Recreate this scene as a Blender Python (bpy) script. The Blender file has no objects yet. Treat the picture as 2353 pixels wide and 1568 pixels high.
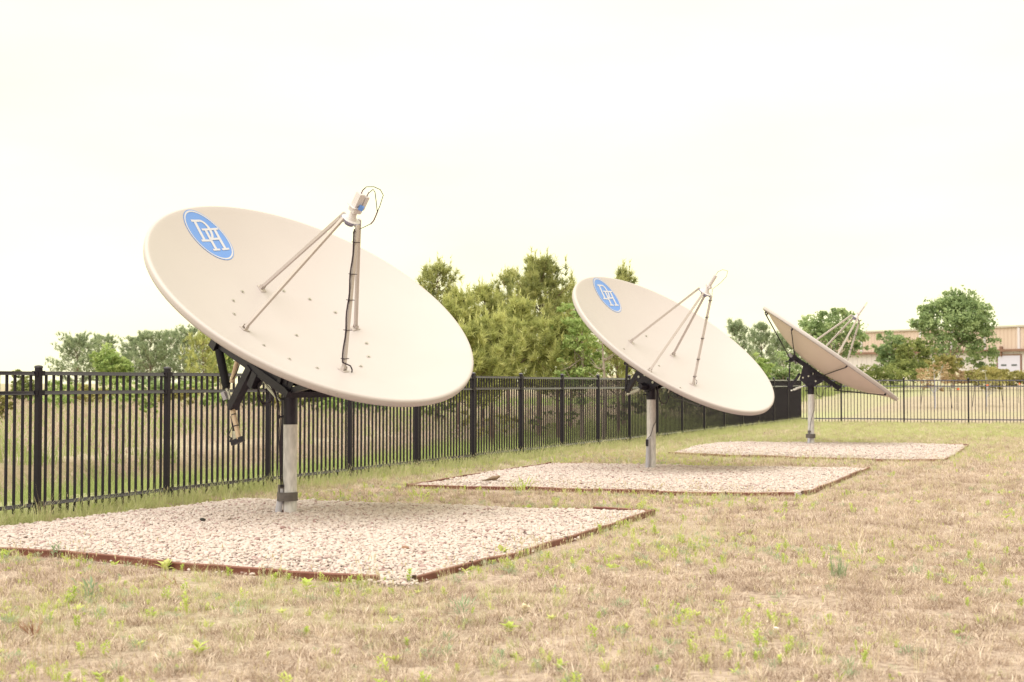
import bpy, math, random
import numpy as np
from mathutils import Vector, Matrix

SC = bpy.context.scene
COL = SC.collection
rnd = random.Random(7)
rng = np.random.default_rng(11)

# ------------------------------------------------------------------ camera
cd = bpy.data.cameras.new('camera')
cam = bpy.data.objects.new('camera', cd)
COL.objects.link(cam)
cam.location = (0, 0, 1.61)
cam.rotation_euler = (math.radians(90 + 1.7362), 0, 0)
cd.sensor_width = 36.0
cd.lens = 36.0 * 3200 / 2353
cd.clip_start = 0.1
cd.clip_end = 6000
cd.dof.use_dof = True
cd.dof.focus_distance = 17.0
cd.dof.aperture_fstop = 3.4
SC.camera = cam

# ------------------------------------------------------------------ overcast sky and sun
SUN_EL, SUN_AZ = math.radians(62), math.radians(212)      # azimuth clockwise from +Y: behind the camera, left
W = bpy.data.worlds.new('World')
SC.world = W
W.use_nodes = True
nt = W.node_tree
nt.nodes.clear()
wo = nt.nodes.new('ShaderNodeOutputWorld')
sky = nt.nodes.new('ShaderNodeTexSky')
sky.sky_type = 'NISHITA'
sky.sun_disc = False
sky.sun_elevation = SUN_EL
sky.sun_rotation = SUN_AZ
bg1 = nt.nodes.new('ShaderNodeBackground')
bg1.inputs['Strength'].default_value = 0.1
nt.links.new(sky.outputs[0], bg1.inputs['Color'])
tc = nt.nodes.new('ShaderNodeTexCoord')
mp = nt.nodes.new('ShaderNodeMapping')
mp.inputs['Scale'].default_value = (1.5, 1.5, 5.0)
nz = nt.nodes.new('ShaderNodeTexNoise')
nz.inputs['Scale'].default_value = 1.6
nz.inputs['Detail'].default_value = 5
cr = nt.nodes.new('ShaderNodeValToRGB')
cr.color_ramp.elements[0].position = 0.3
cr.color_ramp.elements[0].color = (0.93, 0.885, 0.575, 1)
cr.color_ramp.elements[1].position = 0.62
cr.color_ramp.elements[1].color = (1.0, 0.98, 0.668, 1)
bg2 = nt.nodes.new('ShaderNodeBackground')
bg2.inputs['Strength'].default_value = 0.60
nt.links.new(tc.outputs['Generated'], mp.inputs['Vector'])
nt.links.new(mp.outputs[0], nz.inputs['Vector'])
nt.links.new(nz.outputs[0], cr.inputs[0])
nt.links.new(cr.outputs[0], bg2.inputs['Color'])
mx = nt.nodes.new('ShaderNodeMixShader')
mx.inputs[0].default_value = 0.985                         # thin blue left in a closed cloud cover
nt.links.new(bg1.outputs[0], mx.inputs[1])
nt.links.new(bg2.outputs[0], mx.inputs[2])
nt.links.new(mx.outputs[0], wo.inputs['Surface'])

sd = bpy.data.lights.new('sun', 'SUN')
sun = bpy.data.objects.new('sun', sd)
COL.objects.link(sun)
sd.energy = 1.5
sd.angle = math.radians(70)
sd.color = (1.0, 0.97, 0.95)
sv = Vector((math.sin(SUN_AZ) * math.cos(SUN_EL), math.cos(SUN_AZ) * math.cos(SUN_EL), math.sin(SUN_EL)))
sun.rotation_euler = sv.to_track_quat('Z', 'Y').to_euler()

vs = SC.view_settings
vs.view_transform = 'Standard'
vs.look = 'None'
vs.gamma = 1
vs.exposure = 1.32
vs.use_curve_mapping = False
SC.cycles.max_bounces = 10
SC.cycles.diffuse_bounces = 6
SC.cycles.transmission_bounces = 8
SC.cycles.transparent_max_bounces = 8

# ------------------------------------------------------------------ helpers
def val_noise(x, y, seed=0):
    x = np.asarray(x, float); y = np.asarray(y, float)
    xi = np.floor(x).astype(np.int64); yi = np.floor(y).astype(np.int64)
    xf = x - xi; yf = y - yi
    u = xf * xf * (3 - 2 * xf); v = yf * yf * (3 - 2 * yf)
    def hsh(a, b):
        n = (a * 374761393 + b * 668265263 + seed * 982451653) & 0xffffffff
        n = ((n ^ (n >> 13)) * 1274126177) & 0xffffffff
        return ((n ^ (n >> 16)) & 0xffff) / 65535.0
    return (hsh(xi, yi) * (1 - u) + hsh(xi + 1, yi) * u) * (1 - v) + (hsh(xi, yi + 1) * (1 - u) + hsh(xi + 1, yi + 1) * u) * v

def fbm(x, y, seed=0, oct=4):
    s = 0; a = .5; t = 0
    for o in range(oct):
        s = s + a * val_noise(np.asarray(x) * 2 ** o, np.asarray(y) * 2 ** o, seed + o); t += a; a *= .5
    return s / t

def sstep(a, b, x):
    t = np.clip((np.asarray(x, float) - a) / (b - a), 0, 1)
    return t * t * (3 - 2 * t)

def new_mat(name):
    m = bpy.data.materials.new(name)
    m.use_nodes = True
    return m, m.node_tree, m.node_tree.nodes['Principled BSDF']

def mat(name, c1, c2=None, rough=.6, scale=4.0, metal=0.0, bump=0.0, bscale=40.0, stretch=(1, 1, 1), spec=.5, lo=.35, hi=.65):
    """Painted / metal / stone surface: two colours mixed by noise, fine bump."""
    m, t, b = new_mat(name)
    b.inputs['Roughness'].default_value = rough
    b.inputs['Metallic'].default_value = metal
    b.inputs['Specular IOR Level'].default_value = spec
    co = t.nodes.new('ShaderNodeTexCoord')
    ma = t.nodes.new('ShaderNodeMapping'); ma.inputs['Scale'].default_value = stretch
    t.links.new(co.outputs['Object'], ma.inputs[0])
    n = t.nodes.new('ShaderNodeTexNoise'); n.inputs['Scale'].default_value = scale; n.inputs['Detail'].default_value = 6
    t.links.new(ma.outputs[0], n.inputs['Vector'])
    r = t.nodes.new('ShaderNodeValToRGB')
    r.color_ramp.elements[0].position = lo; r.color_ramp.elements[1].position = hi
    r.color_ramp.elements[0].color = (*c1, 1); r.color_ramp.elements[1].color = (*(c2 or c1), 1)
    t.links.new(n.outputs[0], r.inputs[0]); t.links.new(r.outputs[0], b.inputs['Base Color'])
    if bump:
        n2 = t.nodes.new('ShaderNodeTexNoise'); n2.inputs['Scale'].default_value = bscale; n2.inputs['Detail'].default_value = 4
        t.links.new(ma.outputs[0], n2.inputs['Vector'])
        bu = t.nodes.new('ShaderNodeBump'); bu.inputs['Strength'].default_value = bump; bu.inputs['Distance'].default_value = .01
        t.links.new(n2.outputs[0], bu.inputs['Height']); t.links.new(bu.outputs[0], b.inputs['Normal'])
    return m

def leaf_mat(name, cols, trans=.3, inst=False, nscale=.8):
    """Foliage: colour varies per leaf, per plant and in soft patches."""
    m = bpy.data.materials.new(name); m.use_nodes = True
    t = m.node_tree; t.nodes.clear()
    out = t.nodes.new('ShaderNodeOutputMaterial')
    geo = t.nodes.new('ShaderNodeNewGeometry')
    oi = t.nodes.new('ShaderNodeObjectInfo')
    co = t.nodes.new('ShaderNodeTexCoord')
    n = t.nodes.new('ShaderNodeTexNoise'); n.inputs['Scale'].default_value = nscale; n.inputs['Detail'].default_value = 3
    t.links.new(co.outputs['Object'], n.inputs['Vector'])
    def madd(src, k, add=None):
        q = t.nodes.new('ShaderNodeMath'); q.operation = 'MULTIPLY_ADD'; q.inputs[1].default_value = k; q.inputs[2].default_value = 0
        t.links.new(src, q.inputs[0])
        if add is not None: t.links.new(add, q.inputs[2])
        return q.outputs[0]
    if inst:
        val = madd(oi.outputs['Random'], .55, madd(geo.outputs['Random Per Island'], .45))
    else:
        tn = t.nodes.new('ShaderNodeAttribute'); tn.attribute_name = 'tone'
        val = madd(tn.outputs['Fac'], .60, madd(n.outputs[0], .22, madd(geo.outputs['Random Per Island'], .18)))
    r = t.nodes.new('ShaderNodeValToRGB')
    els = r.color_ramp.elements
    while len(els) < len(cols): els.new(.5)
    for i, c in enumerate(cols):
        els[i].position = .15 + .7 * i / max(1, len(cols) - 1); els[i].color = (*c, 1)
    t.links.new(val, r.inputs[0])
    d = t.nodes.new('ShaderNodeBsdfDiffuse'); tr = t.nodes.new('ShaderNodeBsdfTranslucent')
    t.links.new(r.outputs[0], d.inputs[0]); t.links.new(r.outputs[0], tr.inputs[0])
    mi = t.nodes.new('ShaderNodeMixShader'); mi.inputs[0].default_value = trans
    t.links.new(d.outputs[0], mi.inputs[1]); t.links.new(tr.outputs[0], mi.inputs[2])
    t.links.new(mi.outputs[0], out.inputs['Surface'])
    return m

class MB:
    """Collects boxes, tubes, lathes in world space; build() links them as ONE object."""
    def __init__(s): s.v = []; s.f = []
    def add(s, vs, fs):
        o = len(s.v); s.v += [tuple(v) for v in vs]; s.f += [tuple(i + o for i in f) for f in fs]
    def box(s, c, ax, ay, az, hx, hy, hz):
        c = Vector(c); ax, ay, az = Vector(ax) * hx, Vector(ay) * hy, Vector(az) * hz
        vs = [c + i * ax + j * ay + k * az for i in (-1, 1) for j in (-1, 1) for k in (-1, 1)]
        s.add(vs, [(0, 1, 3, 2), (4, 6, 7, 5), (0, 4, 5, 1), (2, 3, 7, 6), (0, 2, 6, 4), (1, 5, 7, 3)])
    def beam(s, p, q, w, h, up=(0, 0, 1)):
        p, q = Vector(p), Vector(q); d = (q - p); L = d.length; d.normalize()
        sx = d.cross(Vector(up))
        if sx.length < 1e-4: sx = d.cross(Vector((1, 0, 0)))
        sx.normalize(); u = sx.cross(d)
        s.box((p + q) / 2, d, sx, u, L / 2, w / 2, h / 2)
    def tube(s, pts, r, n=10, cap=True):
        pts = [Vector(p) for p in pts]; rs = r if isinstance(r, (list, tuple)) else [r] * len(pts)
        ref = None; vs = []; fs = []
        for i, p in enumerate(pts):
            d = (pts[min(i + 1, len(pts) - 1)] - pts[max(i - 1, 0)])
            if d.length < 1e-9: d = Vector((0, 0, 1))
            d.normalize()
            if ref is None:
                ref = d.orthogonal().normalized()
            ref = (ref - d * ref.dot(d))
            ref = ref.normalized() if ref.length > 1e-6 else d.orthogonal().normalized()
            o = d.cross(ref)
            for k in range(n):
                a = 2 * math.pi * k / n
                vs.append(p + rs[i] * (math.cos(a) * ref + math.sin(a) * o))
        for i in range(len(pts) - 1):
            for k in range(n):
                k2 = (k + 1) % n
                fs.append((i * n + k, i * n + k2, (i + 1) * n + k2, (i + 1) * n + k))
        if cap:
            fs.append(tuple(range(n - 1, -1, -1))); fs.append(tuple((len(pts) - 1) * n + k for k in range(n)))
        s.add(vs, fs)
    def lathe(s, prof, M, n=64):
        """prof: (r, z) list round local z; M: 4x4 to world."""
        vs = []; fs = []; idx = []
        for r, z in prof:
            if r < 1e-6:
                idx.append([len(vs)] * n); vs.append(M @ Vector((0, 0, z)))
            else:
                idx.append(list(range(len(vs), len(vs) + n)))
                for k in range(n):
                    a = 2 * math.pi * k / n; vs.append(M @ Vector((r * math.cos(a), r * math.sin(a), z)))
        for i in range(len(prof) - 1):
            A, B = idx[i], idx[i + 1]
            for k in range(n):
                k2 = (k + 1) % n
                f = []
                for q in (A[k], A[k2], B[k2], B[k]):
                    if q not in f: f.append(q)
                if len(f) > 2: fs.append(tuple(f))
        s.add(vs, fs)
    def mesh(s, name, m, org=(0, 0, 0), smooth=False, sharp=35):
        me = bpy.data.meshes.new(name)
        o = Vector(org)
        me.from_pydata([Vector(v) - o for v in s.v], [], s.f)
        me.validate()
        if m: me.materials.append(m)
        if smooth:
            me.shade_smooth()
            try: me.set_sharp_from_angle(angle=math.radians(sharp))
            except Exception: pass
        me.update()
        return me
    def build(s, name, m, parent=None, smooth=False, sharp=35):
        org = root_loc(parent)
        o = bpy.data.objects.new(name, s.mesh(name, m, org, smooth, sharp))
        COL.objects.link(o); o.parent = parent
        return o

def root_loc(o):
    p = Vector((0, 0, 0))
    while o is not None:
        p += Vector(o.location); o = o.parent
    return p

def np_mesh(name, V, F, m, smooth=False):
    """Fast mesh of equal-sided faces: V (N,3), F (M,k)."""
    V = np.asarray(V, np.float32); F = np.asarray(F, np.int32)
    me = bpy.data.meshes.new(name)
    me.vertices.add(len(V)); me.vertices.foreach_set('co', V.ravel())
    k = F.shape[1]
    me.loops.add(F.size); me.loops.foreach_set('vertex_index', F.ravel())
    me.polygons.add(len(F))
    me.polygons.foreach_set('loop_start', np.arange(0, F.size, k, dtype=np.int32))
    me.polygons.foreach_set('loop_total', np.full(len(F), k, np.int32))
    if smooth: me.polygons.foreach_set('use_smooth', np.ones(len(F), bool))
    me.update(calc_edges=True)
    if m: me.materials.append(m)
    return me

def set_tone(me, tone):
    me.attributes.new('tone', 'FLOAT', 'POINT').data.foreach_set('value', np.asarray(tone, np.float32).ravel())
    return me

def link(name, me, parent=None, loc=(0, 0, 0), rot=(0, 0, 0)):
    o = bpy.data.objects.new(name, me); COL.objects.link(o)
    o.location = loc; o.rotation_euler = rot; o.parent = parent
    return o

def tag(o, label=None, cat=None, group=None, kind=None):
    if label: o['label'] = label
    if cat: o['category'] = cat
    if group: o['group'] = group
    if kind: o['kind'] = kind
    return o

def thing(name, label, cat, loc=(0, 0, 0), rz=0, group=None):
    o = bpy.data.objects.new(name, None); COL.objects.link(o)
    o.empty_display_size = .2
    o.location = loc; o.rotation_euler = (0, 0, rz)
    return tag(o, label, cat, group)

# ------------------------------------------------------------------ materials
M_fence = mat('black_powder_coat', (.0125, .0102, .0155), (.0155, .0125, .019), rough=.42, scale=3, spec=.28)
M_rail = mat('black_rail_coat', (.0125, .0102, .0155), (.0155, .0125, .019), rough=.22, scale=3, spec=1.0)
M_dish = mat('beige_gel_coat', (.45, .396, .412), (.462, .408, .424), rough=.45, scale=1.1, spec=.35)
M_back_lift = mat('tan_dish_back_lightened', (.70, .58, .53), (.72, .60, .55), rough=.6, scale=1.3, spec=.2)  # tanner back shell, its colour also lightened to make up for its shade
M_strut = mat('beige_strut_paint', (.43, .372, .36), (.455, .395, .385), rough=.5, scale=5)
M_blue = mat('logo_blue_vinyl', (.105, .225, .60), (.12, .245, .62), rough=.35, scale=2)
M_white = mat('logo_white_vinyl', (.50, .485, .57), rough=.4)
M_steel = mat('black_painted_steel', (.0115, .0095, .0145), (.018, .0148, .022), rough=.42, scale=9, bump=.15, bscale=90)
M_galv = mat('galvanised_pipe', (.52, .49, .52), (.69, .65, .68), rough=.5, metal=.05, scale=5, stretch=(6, 6, 1.6), bump=.2, bscale=30)
M_zinc = mat('zinc_plate', (.50, .48, .45), (.62, .60, .56), rough=.35, metal=.7, scale=20)
M_tan = mat('tan_actuator_tube', (.50, .36, .26), (.58, .44, .33), rough=.5, scale=12)
M_rubber = mat('black_rubber_boot', (.012, .012, .012), rough=.75, scale=10, spec=.3)
M_cable = mat('black_cable', (.02, .015, .018), (.035, .02, .025), rough=.5, scale=30)
M_plum = mat('plum_tape', (.10, .03, .08), (.14, .05, .10), rough=.6, scale=30)
M_lnb = mat('white_feed_housing', (.55, .50, .53), (.58, .53, .56), rough=.45, scale=12)
M_slate = mat('slate_blue_clamp', (.16, .15, .24), (.22, .2, .30), rough=.5, scale=20)
M_bolt = mat('bolt_metal', (.42, .39, .37), (.5, .47, .45), rough=.4, metal=.6, scale=30)
M_pvc = mat('grey_conduit', (.40, .38, .45), (.45, .43, .51), rough=.5, scale=8)
M_tape = mat('brown_grey_tape', (.10, .085, .08), (.14, .12, .11), rough=.6, scale=14)
M_edge = mat('red_brown_plastic', (.165, .058, .046), (.215, .08, .063), rough=.5, scale=6)
M_edgec = mat('dark_connector', (.06, .025, .02), rough=.6)
M_bark = mat('pine_bark', (.13, .085, .07), (.22, .15, .125), rough=.9, scale=6, stretch=(1, 1, .3))
M_bark2 = mat('grey_bark', (.24, .19, .165), (.33, .27, .23), rough=.9, scale=6, stretch=(1, 1, .3))

for m_ in (M_fence, M_rail, M_steel, M_rubber, M_cable, M_tape):
    m_.node_tree.nodes['Principled BSDF'].inputs['Specular Tint'].default_value = (.80, .74, 1.0, 1)

# foliage
LM = dict(
    pine=leaf_mat('pine_needles', [(.20, .225, .10), (.43, .445, .19), (.60, .59, .29)], trans=.5),
    pine_yellow=leaf_mat('yellow_pine_needles', [(.25, .275, .11), (.50, .52, .21), (.66, .645, .31)], trans=.5),
    pine_far=leaf_mat('grey_pine_needles', [(.17, .215, .14), (.33, .39, .25), (.47, .53, .35)], trans=.45, nscale=.3),
    leaf=leaf_mat('tree_leaves', [(.14, .20, .10), (.31, .395, .20), (.47, .55, .29)], trans=.42, nscale=.35),
    leaf_light=leaf_mat('light_green_leaves', [(.22, .31, .11), (.39, .485, .19), (.52, .585, .28)], trans=.45, nscale=.4),
    leaf_dark=leaf_mat('dark_shrub_leaves', [(.10, .13, .055), (.24, .275, .105), (.38, .405, .165)], trans=.4, nscale=.5),
    leaf_yellow=leaf_mat('yellow_green_leaves', [(.225, .210, .085), (.33, .305, .12), (.44, .385, .17)], trans=.4, nscale=.6),
    leaf_tan=leaf_mat('tan_young_leaves', [(.34, .24, .15), (.44, .32, .20), (.50, .39, .26)], trans=.4, nscale=.9),
    dead=leaf_mat('dead_grass_blades', [(.28, .20, .17), (.525, .41, .345), (.80, .67, .58)], trans=.25, inst=True),
    green=leaf_mat('green_grass_blades', [(.40, .44, .20), (.52, .54, .27), (.62, .59, .37)], trans=.35, inst=True),
    weed=leaf_mat('weed_leaves', [(.42, .52, .13), (.54, .62, .18), (.64, .66, .28)], trans=.4, inst=True),
    weed_dull=leaf_mat('grey_green_weed_leaves', [(.28, .36, .24), (.36, .43, .28), (.45, .48, .33)], trans=.35, inst=True),
    stalk=leaf_mat('straw_stalks', [(.52, .43, .29), (.61, .53, .36), (.67, .59, .45)], trans=.2, inst=True),
    meadow=leaf_mat('tall_dry_grass', [(.47, .36, .325), (.61, .495, .45), (.70, .58, .54)], trans=.35, inst=True),
    meadow_green=leaf_mat('tall_green_grass', [(.28, .34, .14), (.39, .45, .19), (.50, .52, .27)], trans=.4, inst=True),
    red=leaf_mat('reddish_dead_leaves', [(.27, .13, .10), (.37, .20, .15), (.46, .28, .20)], inst=True),
)

# ------------------------------------------------------------------ lay of the land
FP0 = np.array([-5.58, 16.42]); FD = np.array([.3946, .9188]); FN = np.array([-.9188, .3946])   # fence foot, direction, outward normal
PANEL = 2.44; NPAN = 18
CORNER = FP0 + FD * PANEL * NPAN
FD2 = np.array([.9507, -.3101])
BED1 = [(-6.75, 13.95), (-5.6, 13.42), (-4.8, 13.1), (-4.4, 12.93), (-3.99, 12.78), (-3.48, 12.48), (-3.0, 12.15), (-2.59, 11.89), (-2.24, 11.67), (-1.95, 11.56), (-1.05, 11.22), (-.79, 11.28), (-.64, 11.58), (-.47, 11.98), (-.24, 12.52), (-.02, 12.84), (.11, 13.14), (.29, 13.62), (.56, 14.16), (.82, 14.8), (1.31, 16.06), (1.74, 17.06), (1.08, 17.32), (-.27, 17.82), (-1.71, 18.29), (-3.2, 18.86), (-3.66, 19.0), (-4.03, 18.44), (-4.37, 17.72), (-4.74, 16.98), (-5.26, 16.05), (-5.69, 15.33)]
BED2 = [(-1.62, 21.48), (-1.28, 21.33), (-.86, 21.17), (-.03, 20.95), (.59, 20.78), (1.11, 20.62), (1.75, 20.36), (2.86, 20.02), (4.04, 19.92), (4.17, 20.06), (4.44, 20.55), (5.02, 21.9), (5.77, 23.8), (6.57, 25.66), (5.5, 25.95), (4.47, 26.25), (3.32, 26.6), (2.41, 26.9), (.75, 27.4), (-.3, 24.96), (-1.13, 22.6)]
BED3 = [(3.51, 31.24), (4.66, 30.3), (6.39, 29.4), (7.64, 28.8), (8.78, 28.42), (9.67, 30.53), (11.68, 35.7), (9.72, 36.4), (7.63, 36.9), (5.49, 37.2), (4.41, 34.45)]

def fence_dist(x, y):      # > 0 beyond the long fence
    return (np.asarray(x) - FP0[0]) * FN[0] + (np.asarray(y) - FP0[1]) * FN[1]

def far_dist(x, y):        # > 0 beyond the far fence
    n = np.array([.3101, .9507])
    return (np.asarray(x) - CORNER[0]) * n[0] + (np.asarray(y) - CORNER[1]) * n[1]

def height(x, y):
    x = np.asarray(x, float); y = np.asarray(y, float)
    s = fence_dist(x, y)
    out = np.maximum(s, far_dist(x, y))
    micro = (fbm(x * .9, y * .9, 3) - .5) * .06 * sstep(-40, 10, y)
    # shallow ditch with a crumbling bank beyond the long fence, on the left
    left = 1 - sstep(-6, 2, x)
    bank = 6.6 + (fbm(y * .35, y * 0 + 3, 9) - .5) * 1.6
    h = micro
    h = h - .45 * left * sstep(2.0, 4.5, s) * (1 - sstep(bank - .25, bank + .5, s))
    h = h + .16 * left * sstep(bank, bank + 1.5, s)
    rise = sstep(6, 22, x) * sstep(0, 6, out)
    h = h + rise * (1.15 * sstep(58, 108, y) + 2.2 * sstep(112, 200, y))
    h = h + .5 * (fbm(x * .03, y * .03, 5) - .5) * sstep(40, 160, out)
    return h

def in_poly(x, y, poly):
    x = np.asarray(x); y = np.asarray(y); r = np.zeros(x.shape, bool)
    n = len(poly)
    for i in range(n):
        x1, y1 = poly[i]; x2, y2 = poly[(i + 1) % n]
        c = ((y1 > y) != (y2 > y))
        with np.errstate(divide='ignore', invalid='ignore'):
            xi = (x2 - x1) * (y - y1) / (y2 - y1 + 1e-12) + x1
        r ^= c & (x < xi)
    return r

def in_beds(x, y):
    return in_poly(x, y, BED1) | in_poly(x, y, BED2) | in_poly(x, y, BED3)

def lush(x, y):
    """How green the yard grass is: strip along the fence, and the far end of the yard."""
    s = -fence_dist(x, y)
    n = fbm(np.asarray(x) * .5, np.asarray(y) * .5, 21)
    g = (1 - sstep(.25, 1.2, s)) * .95
    g = np.maximum(g, sstep(24, 36, y) * (1 - sstep(4, 12, s)) * .9)
    g = np.maximum(g, sstep(36, 44, y) * .85)
    g = np.maximum(g, .30 * (1 - sstep(6, 9, s)) * sstep(.42, .62, n))
    return np.clip(g * (.55 + .9 * n), 0, 1)

# ground sheet
ax = np.concatenate([-np.geomspace(1800, 40, 26), np.arange(-39, -12, 1.5), np.arange(-12, 26, .3), np.arange(26, 60, 1.5), np.geomspace(62, 1800, 26)])
ay = np.concatenate([-np.geomspace(300, 10, 10), np.arange(-9, 5, 1), np.arange(5, 62, .3), np.arange(62, 120, 1.5), np.geomspace(122, 4200, 30)])
GX, GY = np.meshgrid(ax, ay)
GZ = height(GX, GY)
nx, ny = len(ax), len(ay)
I = np.arange(nx * ny).reshape(ny, nx)
F = np.stack([I[:-1, :-1], I[:-1, 1:], I[1:, 1:], I[1:, :-1]], -1).reshape(-1, 4)
m, t, b = new_mat('lawn_soil')
b.inputs['Roughness'].default_value = .95; b.inputs['Specular IOR Level'].default_value = .1
at = t.nodes.new('ShaderNodeAttribute'); at.attribute_name = 'greenness'
at2 = t.nodes.new('ShaderNodeAttribute'); at2.attribute_name = 'soil'
co = t.nodes.new('ShaderNodeTexCoord')
def gn(scale, det=6):
    n = t.nodes.new('ShaderNodeTexNoise'); n.inputs['Scale'].default_value = scale; n.inputs['Detail'].default_value = det
    n.inputs['Roughness'].default_value = .65
    t.links.new(co.outputs['Object'], n.inputs['Vector']); return n
def ramp(src, cols, p0=.3, p1=.7):
    r = t.nodes.new('ShaderNodeValToRGB'); els = r.color_ramp.elements
    while len(els) < len(cols): els.new(.5)
    for i, c in enumerate(cols): els[i].position = p0 + (p1 - p0) * i / (len(cols) - 1); els[i].color = (*c, 1)
    t.links.new(src, r.inputs[0]); return r
r1 = ramp(gn(17, 10).outputs[0], [(.20, .145, .13), (.42, .325, .29), (.60, .485, .43)])
r1b = ramp(gn(.9).outputs[0], [(.88, .86, .82), (1.04, 1.03, 1.0)], .35, .65)
mul = t.nodes.new('ShaderNodeMix'); mul.data_type = 'RGBA'; mul.blend_type = 'MULTIPLY'; mul.inputs[0].default_value = 1
t.links.new(r1.outputs[0], mul.inputs[6]); t.links.new(r1b.outputs[0], mul.inputs[7])
r2 = ramp(gn(9, 8).outputs[0], [(.25, .255, .14), (.38, .37, .22), (.50, .45, .31)])
m1 = t.nodes.new('ShaderNodeMix'); m1.data_type = 'RGBA'
t.links.new(at.outputs['Fac'], m1.inputs[0]); t.links.new(mul.outputs[2], m1.inputs[6]); t.links.new(r2.outputs[0], m1.inputs[7])
r3 = ramp(gn(5, 8).outputs[0], [(.12, .08, .055), (.24, .155, .105)])
m2 = t.nodes.new('ShaderNodeMix'); m2.data_type = 'RGBA'
t.links.new(at2.outputs['Fac'], m2.inputs[0]); t.links.new(m1.outputs[2], m2.inputs[6]); t.links.new(r3.outputs[0], m2.inputs[7])
t.links.new(m2.outputs[2], b.inputs['Base Color'])
bu = t.nodes.new('ShaderNodeBump'); bu.inputs['Strength'].default_value = .7; bu.inputs['Distance'].default_value = .03
t.links.new(gn(28, 6).outputs[0], bu.inputs['Height']); t.links.new(bu.outputs[0], b.inputs['Normal'])
M_lawn = m
me = np_mesh('ground', np.stack([GX, GY, GZ], -1).reshape(-1, 3), F, M_lawn, smooth=True)
S_ = fence_dist(GX, GY); FDI = far_dist(GX, GY)
outs = (S_ > 0) | (FDI > 0)
gr = np.where(outs, 0, lush(GX, GY) * .8)
gfield = .35 + .5 * sstep(.35, .65, fbm(GX * .06, GY * .12, 31))
gr = np.where(outs, np.where(S_ > 0, np.clip(gfield + .3 * (1 - sstep(1, 5, S_)), 0, 1), np.clip(gfield * .62, 0, 1)), gr)
a_ = me.attributes.new('greenness', 'FLOAT', 'POINT'); a_.data.foreach_set('value', gr.ravel().astype(np.float32))
left = 1 - sstep(-6, 2, GX)
soil = np.where(outs & (S_ > 0), left * .55 * sstep(4.5, 6.2, S_) * (1 - sstep(7, 7.6, S_)), 0)
soil = np.maximum(soil, np.where(in_beds(GX, GY), 1.0, 0) * .0)
a_ = me.attributes.new('soil', 'FLOAT', 'POINT'); a_.data.foreach_set('value', soil.ravel().astype(np.float32))
ground = link('ground', me)
ground['kind'] = 'structure'

# ------------------------------------------------------------------ instancing for what nobody could count
def scatter(name, P, rotz, scale, protos, label, tilt=None, seed=1):
    c = bpy.data.collections.new(name + '_kinds')              # holds the kinds only; not part of the scene
    for i, pm in enumerate(protos):
        o = bpy.data.objects.new('%s_kind' % name, pm); c.objects.link(o)
    n = len(P)
    me = bpy.data.meshes.new(name)
    me.vertices.add(n); me.vertices.foreach_set('co', np.asarray(P, np.float32).ravel())
    r = np.random.default_rng(seed)
    rot = np.zeros((n, 3), np.float32); rot[:, 2] = rotz
    if tilt is not None: rot[:, :2] = tilt
    me.attributes.new('rot', 'FLOAT_VECTOR', 'POINT').data.foreach_set('vector', rot.ravel())
    sc = np.asarray(scale, np.float32)
    if sc.ndim == 1: sc = np.repeat(sc[:, None], 3, 1)
    me.attributes.new('size', 'FLOAT_VECTOR', 'POINT').data.foreach_set('vector', sc.astype(np.float32).ravel())
    me.attributes.new('which', 'INT', 'POINT').data.foreach_set('value', r.integers(0, len(protos), n).astype(np.int32))
    me.update()
    o = link(name, me)
    ng = bpy.data.node_groups.new(name + '_scatter', 'GeometryNodeTree')
    ng.interface.new_socket('Geometry', in_out='INPUT', socket_type='NodeSocketGeometry')
    ng.interface.new_socket('Geometry', in_out='OUTPUT', socket_type='NodeSocketGeometry')
    N = ng.nodes; L = ng.links
    gi = N.new('NodeGroupInput'); go = N.new('NodeGroupOutput')
    ip = N.new('GeometryNodeInstanceOnPoints')
    ci = N.new('GeometryNodeCollectionInfo')
    ci.inputs['Collection'].default_value = c
    ci.inputs['Separate Children'].default_value = True
    ci.inputs['Reset Children'].default_value = True
    ip.inputs['Pick Instance'].default_value = True
    def attr(nm, ty):
        q = N.new('GeometryNodeInputNamedAttribute'); q.data_type = ty; q.inputs['Name'].default_value = nm
        return [s for s in q.outputs if s.enabled and s.name == 'Attribute'][0]
    L.new(gi.outputs[0], ip.inputs['Points']); L.new(ci.outputs[0], ip.inputs['Instance'])
    L.new(attr('which', 'INT'), ip.inputs['Instance Index'])
    L.new(attr('rot', 'FLOAT_VECTOR'), ip.inputs['Rotation'])
    L.new(attr('size', 'FLOAT_VECTOR'), ip.inputs['Scale'])
    L.new(ip.outputs[0], go.inputs[0])
    md = o.modifiers.new('scatter', 'NODES'); md.node_group = ng
    tag(o, label, None, None, 'stuff')
    o['category'] = 'gravel' if name == 'gravel' else 'weeds' if name.endswith('weeds') else 'grass'
    return o

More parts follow.
